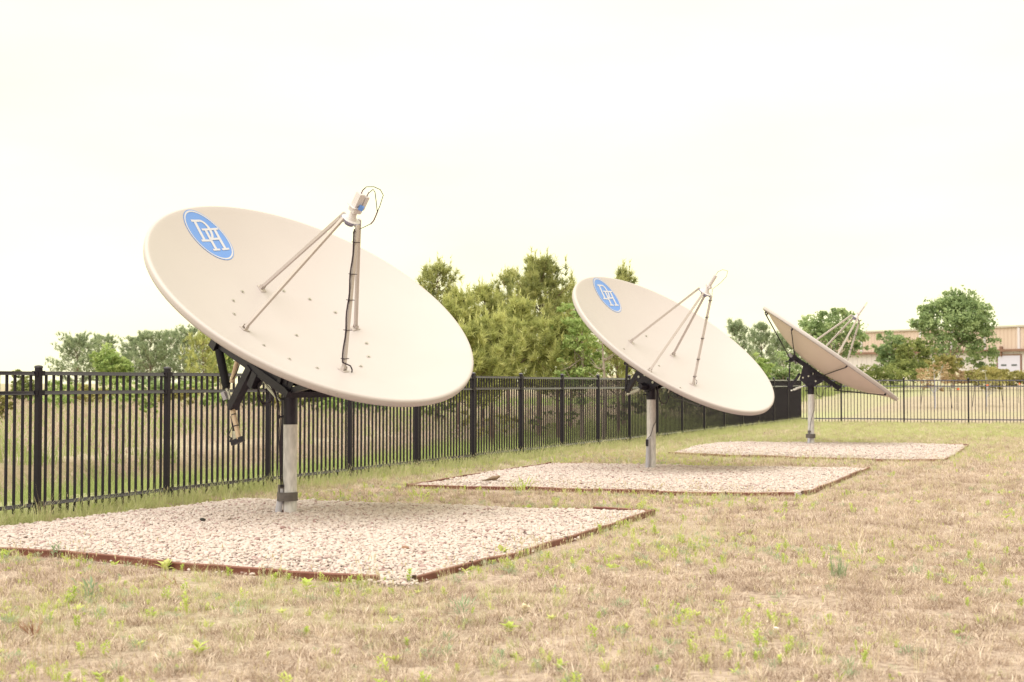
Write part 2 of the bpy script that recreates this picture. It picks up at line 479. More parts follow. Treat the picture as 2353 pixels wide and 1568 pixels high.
def blades(name, n, hmin, hmax, spread, width, lean, m, r, segs=2, seedheads=0.0):
    """A tuft: each blade a curved tapering strip."""
    V = []; Q = []
    for i in range(n):
        a = r.uniform(0, 2 * math.pi); rr = spread * math.sqrt(r.random())
        bx, by = rr * math.cos(a), rr * math.sin(a)
        az = a + r.uniform(-1.2, 1.2); h = r.uniform(hmin, hmax); le = lean * r.uniform(.3, 1.3)
        dx, dy = math.cos(az), math.sin(az)
        fa = r.uniform(0, math.pi); sx, sy = math.cos(fa), math.sin(fa)
        w = width * r.uniform(.7, 1.3)
        o = len(V)
        for k in range(segs + 1):
            u = k / segs
            ww = w * (1 - .8 * u) / 2
            z = h * (u - .25 * le * u * u); d = h * le * u * u
            px, py = bx + dx * d, by + dy * d
            V += [(px - sx * ww, py - sy * ww, z), (px + sx * ww, py + sy * ww, z)]
        for k in range(segs): Q.append((o + 2 * k, o + 2 * k + 1, o + 2 * k + 3, o + 2 * k + 2))
        if seedheads and r.random() < seedheads:
            tx, ty, tz = bx + dx * h * le, by + dy * h * le, h * (1 - .25 * le)
            for j in range(2):
                o = len(V); f2 = fa + j * 1.57; cx, cy = math.cos(f2) * w * 1.6, math.sin(f2) * w * 1.6
                V += [(tx, ty, tz - h * .03), (tx + cx, ty + cy, tz + h * .05), (tx, ty, tz + h * .16), (tx - cx, ty - cy, tz + h * .05)]
                Q.append((o, o + 1, o + 2, o + 3))
    return np_mesh(name, V, Q, m)

def leaf_quad(V, Q, p, d, L, w, nrm):
    """Pointed oval leaf of two folded halves from p along d."""
    d = Vector(d).normalized(); s = d.cross(Vector(nrm)); s = s.normalized() if s.length > 1e-5 else d.orthogonal().normalized()
    u = s.cross(d)
    p = Vector(p); o = len(V)
    mid = p + d * L * .45; tip = p + d * L - u * L * .12
    V += [tuple(p), tuple(mid + s * w / 2 + u * w * .18), tuple(tip), tuple(mid - s * w / 2 + u * w * .18), tuple(mid)]
    Q += [(o, o + 1, o + 2, o + 4), (o, o + 4, o + 2, o + 3)]

def weed_mesh(name, kind, m, r, h=.12):
    V = []; Q = []
    if kind == 'upright':
        ns = r.randint(1, 3)
        for s in range(ns):
            bx, by = r.uniform(-.03, .03), r.uniform(-.03, .03); hh = h * r.uniform(.7, 1.1)
            lx, ly = r.uniform(-.25, .25), r.uniform(-.25, .25)
            o = len(V); V += [(bx - .002, by, 0), (bx + .002, by, 0), (bx + lx * hh + .001, by + ly * hh, hh), (bx + lx * hh - .001, by + ly * hh, hh)]; Q.append((o, o + 1, o + 2, o + 3))
            nl = r.randint(10, 16)
            for k in range(nl):
                u = .3 + .7 * k / nl; a = k * 2.4 + r.uniform(-.3, .3)
                leaf_quad(V, Q, (bx + lx * hh * u, by + ly * hh * u, hh * u), (math.cos(a) * 1.1, math.sin(a) * 1.1, .35 + .9 * u), h * .40 * r.uniform(.6, 1.1), h * .13, (0, 0, 1))
    elif kind == 'rosette':
        for k in range(r.randint(6, 9)):
            a = k * 2.4 + r.uniform(-.4, .4)
            leaf_quad(V, Q, (0, 0, .01), (math.cos(a), math.sin(a), r.uniform(.3, 1.4)), h * r.uniform(.6, 1.0), h * .30, (0, 0, 1))
    elif kind == 'feathery':
        for k in range(46):
            a = r.uniform(0, 6.28); e = r.uniform(.25, 1.3); b = Vector((math.cos(a) * r.uniform(0, h * .6), math.sin(a) * r.uniform(0, h * .6), r.uniform(.0, h * .5)))
            leaf_quad(V, Q, b, (math.cos(a) * math.cos(e), math.sin(a) * math.cos(e), math.sin(e)), h * r.uniform(.3, .7), h * .06, (0, 0, 1))
    return np_mesh(name, V, Q, m)

R1 = random.Random(3)
dead_protos = [blades('dead_tuft', 30, .02, .062, .095, .0055, 1.25, LM['dead'], R1) for _ in range(7)]
green_protos = [blades('green_tuft', 22, .05, .16, .06, .005, .6, LM['green'], R1) for _ in range(6)]
stalk_protos = [blades('stalk_tuft', R1.randint(2, 5), .12, .24, .05, .0026, .28, LM['stalk'], R1, seedheads=.8) for _ in range(6)]
weed_protos = [weed_mesh('weed_kind', 'upright', LM['weed'], R1, R1.uniform(.06, .12)) for _ in range(5)] + [blades('weed_kind', 14, .04, .10, .03, .008, .55, LM['weed'], R1) for _ in range(3)] + [weed_mesh('weed_kind', 'rosette', LM['weed'], R1, .085) for _ in range(2)] + [weed_mesh('weed_kind', 'feathery', LM['weed_dull'], R1, .10) for _ in range(3)]
meadow_protos = [blades('meadow_tuft', 34, .25, .68, .30, .011, .35, LM['meadow'], R1, segs=2, seedheads=.4) for _ in range(5)]
mgreen_protos = [blades('meadow_green_tuft', 40, .15, .5, .25, .014, .5, LM['meadow_green'], R1) for _ in range(5)]

def yard_points(dens, y0, y1, seed, fn=None, xpad=.08):
    """Random points of the yard (inside both fences, off the gravel), thinned by fn."""
    r = np.random.default_rng(seed)
    hw = lambda y: .3677 * y * (1 + xpad) + 3.2
    n = int(dens * (hw(y0) + hw(y1)) * (y1 - y0))
    y = r.uniform(y0, y1, int(n * 1.0)); x = r.uniform(-hw(y1), hw(y1), len(y))
    k = np.abs(x) < hw(y)
    x, y = x[k], y[k]
    k = (fence_dist(x, y) < .12) & (far_dist(x, y) < .6) & ~in_beds(x, y)
    x, y = x[k], y[k]
    if fn is not None:
        k = r.random(len(x)) < fn(x, y); x, y = x[k], y[k]
    return x, y

def put(name, label, protos, x, y, smin, smax, seed, tilt=.0, zoff=0, flat=None):
    r = np.random.default_rng(seed); n = len(x)
    P = np.stack([x, y, height(x, y) + zoff], -1)
    s = r.uniform(smin, smax, n)
    return scatter(name, P, r.uniform(0, 6.283, n), s, protos, label, r.normal(0, tilt, (n, 2)) if tilt else None, seed)

def edge_near(x, y):
    d = np.full(np.shape(x), 9.0)
    for bed in (BED1, BED2, BED3):
        for i in range(len(bed)):
            p = np.array(bed[i]); q = np.array(bed[(i + 1) % len(bed)]); v = q - p
            tt = np.clip(((x - p[0]) * v[0] + (y - p[1]) * v[1]) / (v @ v), 0, 1)
            d = np.minimum(d, np.hypot(x - p[0] - tt * v[0], y - p[1] - tt * v[1]))
    return d

x1, y1 = yard_points(270, 6.3, 13, 1, lambda x, y: np.clip((.25 + 1.0 * fbm(x * 1.6, y * 1.6, 40)) * sstep(.30, .52, fbm(x * 5, y * 5, 41)), .04, 1))
x2, y2 = yard_points(115, 13, 24, 2, lambda x, y: np.clip((.25 + 1.0 * fbm(x * 1.6, y * 1.6, 40)) * sstep(.30, .52, fbm(x * 4, y * 4, 41)), .04, 1))
x3, y3 = yard_points(26, 24, 57, 3, lambda x, y: 1 - .6 * lush(x, y))
s_ = np.concatenate([np.ones(len(x1)), np.full(len(x2), 1.2), np.full(len(x3), 1.7)])
xx = np.concatenate([x1, x2, x3]); yy = np.concatenate([y1, y2, y3])
s_ = s_ * (.5 + .5 * sstep(.05, .4, edge_near(xx, yy)))
r_ = np.random.default_rng(5); n_ = len(xx)
scatter('dead_grass', np.stack([xx, yy, height(xx, yy)], -1), r_.uniform(0, 6.283, n_), s_ * r_.uniform(.6, 1.25, n_), dead_protos, 'short straw coloured dead lawn grass covering the yard', r_.normal(0, .15, (n_, 2)), 5)

gden = lambda x, y: np.clip(lush(x, y) * 1.1 + .10 * sstep(.5, .68, fbm(x * .9, y * .9, 52)) + .25 * (1 - sstep(.02, .25, edge_near(x, y))), 0, 1)
x1, y1 = yard_points(85, 6.3, 24, 6, gden); x2, y2 = yard_points(48, 24, 57, 7, gden)
xx = np.concatenate([x1, x2]); yy = np.concatenate([y1, y2]); n_ = len(xx)
s_ = np.concatenate([np.ones(len(x1)), np.full(len(x2), 1.35)]) * r_.uniform(.5, 1.2, n_) * (.7 + .5 * (1 - sstep(.1, 1.0, -fence_dist(xx, yy))))
scatter('green_grass', np.stack([xx, yy, height(xx, yy)], -1), r_.uniform(0, 6.283, n_), s_, green_protos, 'patches of green grass along the black fence and far end of the yard', r_.normal(0, .12, (n_, 2)), 8)

wd = lambda x, y: np.clip((.25 + .75 * (1 - sstep(-2, 2.6, x - .12 * y))) * (.12 + 1.1 * sstep(.42, .75, fbm(x * .8, y * .8, 61))), 0, 1) * (1 - .8 * sstep(30, 45, y))
x1, y1 = yard_points(120, 6.3, 32, 9, wd); n_ = len(x1)
scatter('lawn_weeds', np.stack([x1, y1, height(x1, y1)], -1), r_.uniform(0, 6.283, n_), .36 + .66 * r_.random(n_) ** 1.8, weed_protos, 'small bright green weeds dotted over the dead lawn', r_.normal(0, .1, (n_, 2)), 10)
x1, y1 = yard_points(80, 6.3, 40, 12, lambda x, y: .10 + .8 * wd(x, y)); n_ = len(x1)
scatter('grass_stalks', np.stack([x1, y1, height(x1, y1)], -1), r_.uniform(0, 6.283, n_), r_.uniform(.6, 1.2, n_), stalk_protos, 'thin pale seeding grass stalks standing in the lawn', r_.normal(0, .12, (n_, 2)), 13)

rs = np.random.default_rng(77); n_ = 2600
tt = rs.uniform(-2.6, PANEL * NPAN, n_); so = rs.normal(-.02, .17, n_)
xx = FP0[0] + FD[0] * tt + FN[0] * so; yy = FP0[1] + FD[1] * tt + FN[1] * so
k_ = (rs.random(n_) < .35 + .65 * fbm(tt * .6, tt * 0, 91)) & ~in_beds(xx, yy); xx, yy = xx[k_], yy[k_]; n_ = len(xx)
scatter('fence_foot_grass', np.stack([xx, yy, height(xx, yy)], -1), rs.uniform(0, 6.283, n_), rs.uniform(.9, 2.1, n_), green_protos, 'taller green grass growing up through the foot of the black fence', rs.normal(0, .12, (n_, 2)), 14)

# meadow beyond the fences
def field_points(dens, s0, s1, seed, fn=None, y0=12, y1=120, xr=(-60, 40)):
    r = np.random.default_rng(seed)
    n = int(dens * (y1 - y0) * (xr[1] - xr[0]))
    y = r.uniform(y0, y1, n); x = r.uniform(xr[0], xr[1], n)
    s = fence_dist(x, y)
    k = (s > s0) & (s < s1) & (np.abs(x) < .40 * y + 3)
    x, y = x[k], y[k]
    if fn is not None:
        k = r.random(len(x)) < fn(x, y); x, y = x[k], y[k]
    return x, y
gpat = lambda x, y: np.maximum(sstep(.42, .6, fbm(x * .25, y * .18, 71)), sstep(42, 62, fence_dist(x, y) + 14 * (fbm(x * .2, y * .1, 77) - .5)))
x1, y1 = field_points(2.2, 5.2, 40, 21, lambda x, y: 1 - .85 * gpat(x, y), 18, 75)
x2, y2 = field_points(.5, 30, 140, 22, lambda x, y: 1 - .8 * gpat(x, y), 60, 200, (-85, 20))
xx = np.concatenate([x1, x2]); yy = np.concatenate([y1, y2]); n_ = len(xx)
sc3 = np.concatenate([np.full(len(x1), 1.0), np.full(len(x2), 1.2)]) * r_.uniform(.6, 1.1, n_)
scatter('tall_dry_grass', np.stack([xx, yy, height(xx, yy) - .02], -1), r_.uniform(0, 6.283, n_), sc3, meadow_protos, 'tall pinkish dry grass filling the field beyond the fence', None, 23)
x1, y1 = field_points(9, .15, 6.5, 24, lambda x, y: .8, 10, 60)
x3, y3 = field_points(2.6, 5.0, 90, 25, lambda x, y: .26 + .7 * gpat(x, y), 14, 130)
xx = np.concatenate([x1, x3]); yy = np.concatenate([y1, y3]); n_ = len(xx)
sc3 = np.concatenate([np.full(len(x1), .62), np.full(len(x3), 1.2)]) * r_.uniform(.6, 1.2, n_)
scatter('field_green_grass', np.stack([xx, yy, height(xx, yy) - .02], -1), r_.uniform(0, 6.283, n_), sc3, mgreen_protos, 'green grass and low growth just outside the black fence', None, 26)

# ------------------------------------------------------------------ gravel beds
m, t, b = new_mat('pale_river_stone')
b.inputs['Roughness'].default_value = .8; b.inputs['Specular IOR Level'].default_value = .25
oi = t.nodes.new('ShaderNodeObjectInfo'); co = t.nodes.new('ShaderNodeTexCoord')
r = t.nodes.new('ShaderNodeValToRGB'); els = r.color_ramp.elements
cols = [(.0, (.28, .175, .17)), (.04, (.38, .27, .275)), (.15, (.485, .39, .37)), (.5, (.53, .448, .432)), (.85, (.565, .49, .48)), (1.0, (.51, .434, .428))]
while len(els) < len(cols): els.new(.5)
for i, (p, c) in enumerate(cols): els[i].position = p; els[i].color = (*c, 1)
t.links.new(oi.outputs['Random'], r.inputs[0])
n = t.nodes.new('ShaderNodeTexNoise'); n.inputs['Scale'].default_value = 60; n.inputs['Detail'].default_value = 5
t.links.new(co.outputs['Object'], n.inputs['Vector'])
r2 = t.nodes.new('ShaderNodeValToRGB'); r2.color_ramp.elements[0].color = (.91, .895, .885, 1); r2.color_ramp.elements[0].position = .3; r2.color_ramp.elements[1].position = .65
t.links.new(n.outputs[0], r2.inputs[0])
mu = t.nodes.new('ShaderNodeMix'); mu.data_type = 'RGBA'; mu.blend_type = 'MULTIPLY'; mu.inputs[0].default_value = 1
t.links.new(r.outputs[0], mu.inputs[6]); t.links.new(r2.outputs[0], mu.inputs[7]); t.links.new(mu.outputs[2], b.inputs['Base Color'])
M_stone = m
M_bedsoil = mat('bed_soil', (.38, .31, .33), (.48, .40, .43), rough=.95, scale=25, bump=.4)

import bmesh
def stone_mesh(seed, mm=None, sub=2):
    bm = bmesh.new(); bmesh.ops.create_icosphere(bm, subdivisions=sub, radius=.5)
    rr = random.Random(seed)
    sx, sy, sz = 1, rr.uniform(.62, .9), rr.uniform(.38, .6)
    cuts = [(Vector((rr.uniform(-1, 1), rr.uniform(-1, 1), rr.uniform(-1, 1))).normalized(), rr.uniform(.30, .44)) for _ in range(6)]
    for v in bm.verts:
        for nrm, d in cuts:
            e = v.co.dot(nrm) - d
            if e > 0: v.co -= nrm * e * .85
        v.co = Vector((v.co.x * sx, v.co.y * sy, v.co.z * sz))
    me = bpy.data.meshes.new('stone'); bm.to_mesh(me); bm.free()
    me.materials.append(mm or M_stone); me.shade_smooth(); me.set_sharp_from_angle(angle=math.radians(40))
    return me
stone_protos = [stone_mesh(i) for i in range(9)]

def bed_z(x, y, poly):
    d = np.full(np.shape(x), 9.0)
    for i in range(len(poly)):
        p = np.array(poly[i]); q = np.array(poly[(i + 1) % len(poly)]); v = q - p
        tt = np.clip(((x - p[0]) * v[0] + (y - p[1]) * v[1]) / (v @ v), 0, 1)
        d = np.minimum(d, np.hypot(x - p[0] - tt * v[0], y - p[1] - tt * v[1]))
    return .022 + .045 * sstep(0, .9, d) + .035 * (fbm(np.asarray(x) * 1.3, np.asarray(y) * 1.3, 81) - .5), d

def gravel_bed(poly, label, dens, seed):
    P = np.array(poly); lo, hi = P.min(0), P.max(0)
    r = np.random.default_rng(seed)
    n = int(dens * (hi - lo).prod())
    x = r.uniform(lo[0], hi[0], n); y = r.uniform(lo[1], hi[1], n)
    k = in_poly(x, y, poly); x, y = x[k], y[k]
    z, d = bed_z(x, y, poly)
    k = d > .02; x, y, z = x[k], y[k], z[k]
    if poly is BED1:                                             # stones spilled through the open corner and over the edging
        k = 130; x = np.concatenate([x, r.normal(-.93, .10, k)]); y = np.concatenate([y, r.normal(11.16, .08, k)])
        k2 = 60; e = r.integers(1, 21, k2); u = r.random(k2); q = np.array(poly)
        ex = q[e, 0] * (1 - u) + q[e + 1, 0] * u; ey = q[e, 1] * (1 - u) + q[e + 1, 1] * u
        x = np.concatenate([x, ex + r.normal(0, .10, k2)]); y = np.concatenate([y, ey - np.abs(r.normal(0, .09, k2))])
        z = np.concatenate([z, np.full(k + k2, .012)])
    n = len(x)
    s = np.clip(r.lognormal(math.log(.030), .34, n), .016, .08)
    return scatter('gravel', np.stack([x, y, np.maximum(z, height(x, y) + .008) + s * .18 + r.uniform(-.004, .014, n)], -1), r.uniform(0, 6.283, n), s, stone_protos, label, r.normal(0, .22, (n, 2)), seed)

def bed_base(poly):
    mb = MB(); P = [(x, y) for x, y in poly]
    cx = sum(p[0] for p in P) / len(P); cy = sum(p[1] for p in P) / len(P)
    K = 14; vs = []; fs = []
    for i, (x, y) in enumerate(P):
        for k in range(K + 1):
            u = k / K; px, py = cx + (x - cx) * u, cy + (y - cy) * u
            z = max(float(bed_z(np.array(px), np.array(py), poly)[0]), float(height(px, py)) + .006)
            vs.append((px, py, z if k < K else z + .001))
    sk = len(vs); vs += [(x, y, -.06) for x, y in P]
    for i in range(len(P)):
        j = (i + 1) % len(P)
        fs.append((i * (K + 1) + K, sk + i, sk + j, j * (K + 1) + K))
        for k in range(K): fs.append((i * (K + 1) + k, i * (K + 1) + k + 1, j * (K + 1) + k + 1, j * (K + 1) + k))
    mb.add(vs, fs)
    o = mb.build('gravel_bed_soil', M_bedsoil, None, True); o['kind'] = 'structure'

gravel_bed(BED1, 'pale river gravel filling the nearest edged bed', 2400, 31)
gravel_bed(BED2, 'pale river gravel filling the middle edged bed', 1800, 32)
gravel_bed(BED3, 'pale river gravel filling the farthest edged bed', 1100, 33)
for bd in (BED1, BED2, BED3): bed_base(bd)

def resample(pts, step):
    pts = [np.array(p, float) for p in pts]; out = [pts[0]]; acc = 0
    L = [0]
    for i in range(1, len(pts)): L.append(L[-1] + np.linalg.norm(pts[i] - pts[i - 1]))
    n = max(1, round(L[-1] / step)); cuts = [L[-1] * k / n for k in range(n + 1)]
    def atlen(s):
        for i in range(1, len(pts)):
            if s <= L[i] + 1e-9:
                u = (s - L[i - 1]) / (L[i] - L[i - 1] + 1e-12); return pts[i - 1] + (pts[i] - pts[i - 1]) * u
        return pts[-1]
    return [[atlen(cuts[k] + (cuts[k + 1] - cuts[k]) * q / 4) for q in range(5)] for k in range(n)]

def edging(runs, label, loc, hgt=.066, step=1.0):
    root = thing('landscape_edging', label, 'edging', (loc[0], loc[1], 0))
    rr = random.Random(int(loc[1] * 10))
    for run, low in runs:
        for piece in resample(run, step):
            mb = MB(); n = len(piece); T = .011
            dz = rr.uniform(-.006, .008) - low
            prof = [(-T, -.05), (-T, hgt - .016), (-T * 1.5, hgt - .01), (-T * 1.3, hgt - .002), (0, hgt + .003), (T * 1.3, hgt - .002), (T * 1.5, hgt - .01), (T, hgt - .016), (T, -.05)]
            vs = []; fs = []
            sh = .012
            for i, p in enumerate(piece):
                d = piece[min(i + 1, n - 1)] - piece[max(i - 1, 0)]; d = d / np.linalg.norm(d); nn = np.array([-d[1], d[0]])
                q = p + (d * sh if i == 0 else -d * sh if i == n - 1 else 0)
                z0 = float(height(p[0], p[1])) + dz + (rr.uniform(-.003, .003))
                for (u, z) in prof: vs.append((q[0] + nn[0] * u, q[1] + nn[1] * u, z0 + z))
            K = len(prof)
            for i in range(n - 1):
                for k in range(K - 1): fs.append((i * K + k, (i + 1) * K + k, (i + 1) * K + k + 1, i * K + k + 1))
            fs.append(tuple(range(K))); fs.append(tuple((n - 1) * K + k for k in range(K - 1, -1, -1)))
            mb.add(vs, fs); mb.build('edging_strip', M_edge, root, True, 50)
            # dark joiner at the start of the piece
            p = piece[0]; d = piece[1] - piece[0]; d = d / np.linalg.norm(d)
            z0 = float(height(p[0], p[1])) - low
            mj = MB(); mj.box((p[0], p[1], z0 + (hgt - .05) / 2 + .004), (d[0], d[1], 0), (-d[1], d[0], 0), (0, 0, 1), .013, .0145, (hgt + .05) / 2)
            mj.build('edging_joiner', M_edgec, root)
    return root
edging([(BED1[0:10] + [(-1.06, 11.24)], 0), (BED1[11:22], 0), ([(1.72, 17.1), (1.0, 17.37)], 0), ([(1.0, 17.37), (.2, 17.66), (-1.71, 18.29), (-3.66, 19.04)], .03), ([(-3.7, 19.0), (-4.37, 17.72), (-5.26, 16.05), (-6.75, 13.99)], .035)],
       'red brown plastic edging round the nearest gravel bed, open at its front corner', (-2.2, 15))
edging([(BED2[0:9], .004), (BED2[9:14], 0), (BED2[13:19], .03), ([BED2[18], BED2[19], BED2[20], BED2[0]], .012)],
       'red brown plastic edging round the middle gravel bed', (2.5, 23.5))
edging([(BED3[0:5], .014), (BED3[4:7], .02), (BED3[6:10], .02), ([BED3[9], BED3[10], BED3[0]], .035)],
       'low brown edging round the farthest gravel bed', (7.6, 33))

# ------------------------------------------------------------------ fences
FH = 1.775
RAILS = (1.725, 1.495, .185)
def prism_x(sec, x0, x1):
    mb = MB(); n = len(sec)
    vs = [(x0, y, z) for y, z in sec] + [(x1, y, z) for y, z in sec]
    fs = [(i, (i + 1) % n, n + (i + 1) % n, n + i) for i in range(n)] + [tuple(range(n - 1, -1, -1)), tuple(range(n, 2 * n))]
    mb.add(vs, fs); return mb
RSEC = [(-.0185, -.0225), (.0185, -.0225), (.0185, .0195), (.0165, .0225), (-.0165, .0225), (-.0185, .0195)]
RSEC = [(-.0235, -.0225), (.0235, -.0225), (.0235, -.0165), (.0215, -.0125), (.0195, -.0095), (.0150, .0125), (.0150, .0205), (.013, .0225), (-.013, .0225), (-.0150, .0205), (-.0150, .0125), (-.0195, -.0095), (-.0215, -.0125), (-.0235, -.0165)]
POSTW = .0635
def fence_meshes(span):
    rail = prism_x(RSEC, POSTW / 2 + .004, span - POSTW / 2 - .004).mesh('rail', M_rail)
    return rail
mb = MB(); mb.box((0, 0, .80), (1, 0, 0), (0, 1, 0), (0, 0, 1), POSTW / 2, POSTW / 2, 1.0)
post_me = mb.mesh('post', M_fence)
mb = MB()
for s, z in ((POSTW / 2 + .005, 0), (POSTW / 2 + .005, .012)): pass
h_ = POSTW / 2 + .0045
mb.add([(-h_, -h_, 1.797), (h_, -h_, 1.797), (h_, h_, 1.797), (-h_, h_, 1.797), (-h_, -h_, 1.812), (h_, -h_, 1.812), (h_, h_, 1.812), (-h_, h_, 1.812),
        (-h_ * .72, -h_ * .72, 1.824), (h_ * .72, -h_ * .72, 1.824), (h_ * .72, h_ * .72, 1.824), (-h_ * .72, h_ * .72, 1.824), (0, 0, 1.831)],
       [(3, 2, 1, 0), (0, 1, 5, 4), (1, 2, 6, 5), (2, 3, 7, 6), (3, 0, 4, 7), (4, 5, 9, 8), (5, 6, 10, 9), (6, 7, 11, 10), (7, 4, 8, 11), (8, 9, 12), (9, 10, 12), (10, 11, 12), (11, 8, 12)])
cap_me = mb.mesh('post_cap', M_rail)
PK = .0127
mb = MB(); mb.box((0, 0, (1.722 + .045) / 2), (1, 0, 0), (0, 1, 0), (0, 0, 1), PK, PK, (1.722 - .045) / 2)
picket_me = mb.mesh('picket', M_fence)
mb = MB(); mb.box((0, 0, 0), (1, 0, 0), (0, 1, 0), (0, 0, 1), .022, .0285, .030)
bracket_me = mb.mesh('bracket', M_fence)

def build_fence(label, P0, d, spans, n_single, post_first=True, brackets_to=8, group=None):
    ang = math.atan2(d[1], d[0])
    root = thing('metal_fence', label, 'fence', (P0[0], P0[1], 0))
    cache = {}
    pos = 0.0; stuff = MB(); npk = 0
    stations = [0.0]
    for s in spans: stations.append(stations[-1] + s)
    for i, st in enumerate(stations):
        if i == 0 and not post_first: continue
        x, y = P0[0] + d[0] * st, P0[1] + d[1] * st
        z = float(height(x, y)) * .6
        p = link('post', post_me, root, (d[0] * st, d[1] * st, z - .0), (0, 0, ang))
        link('post_cap', cap_me, p)
    for i, s in enumerate(spans):
        key = round(s, 3)
        if key not in cache: cache[key] = fence_meshes(s)
        st = stations[i]
        zp = float(height(P0[0] + d[0] * (st + s / 2), P0[1] + d[1] * (st + s / 2))) * .5
        for rz in RAILS:
            ra = link('rail', cache[key], root, (d[0] * st, d[1] * st, rz + zp), (0, 0, ang))
            if i < brackets_to:
                link('bracket', bracket_me, ra, (POSTW / 2 + .026, 0, 0)); link('bracket', bracket_me, ra, (s - POSTW / 2 - .026, 0, 0))
        n = max(2, round((s - POSTW) / .127) - 0)
        n = 18 if abs(s - PANEL) < .01 else n
        gap = (s) / (n + 1)
        for k in range(n):
            u = st + gap * (k + 1)
            if npk < n_single:
                link('picket', picket_me, root, (d[0] * u, d[1] * u, zp + rnd.uniform(-.006, .006)), (0, 0, ang)); npk += 1
            else:
                c = (P0[0] + d[0] * u, P0[1] + d[1] * u, zp + (1.722 + .045) / 2)
                stuff.box(c, (d[0], d[1], 0), (-d[1], d[0], 0), (0, 0, 1), PK, PK, (1.722 - .045) / 2)
    if stuff.v:
        o = stuff.build('picket', M_fence, root); o['kind'] = 'stuff'
    return root
S0 = FP0 - FD * PANEL
build_fence('black metal picket fence running along the left side behind the satellite dishes', S0, FD, [PANEL] * (NPAN + 1), 288)
build_fence('black metal picket fence closing the far end of the yard, under the large round tree', CORNER, FD2, [1.62] + [PANEL] * 5, 300, post_first=False, brackets_to=0)

# ------------------------------------------------------------------ satellite dishes
DR, DD = 2.044, .55
DK = .578                                            # rise of the reflector from vertex to rim plane
def surf(r): return -DD + DK * r * r / (DR * DR)

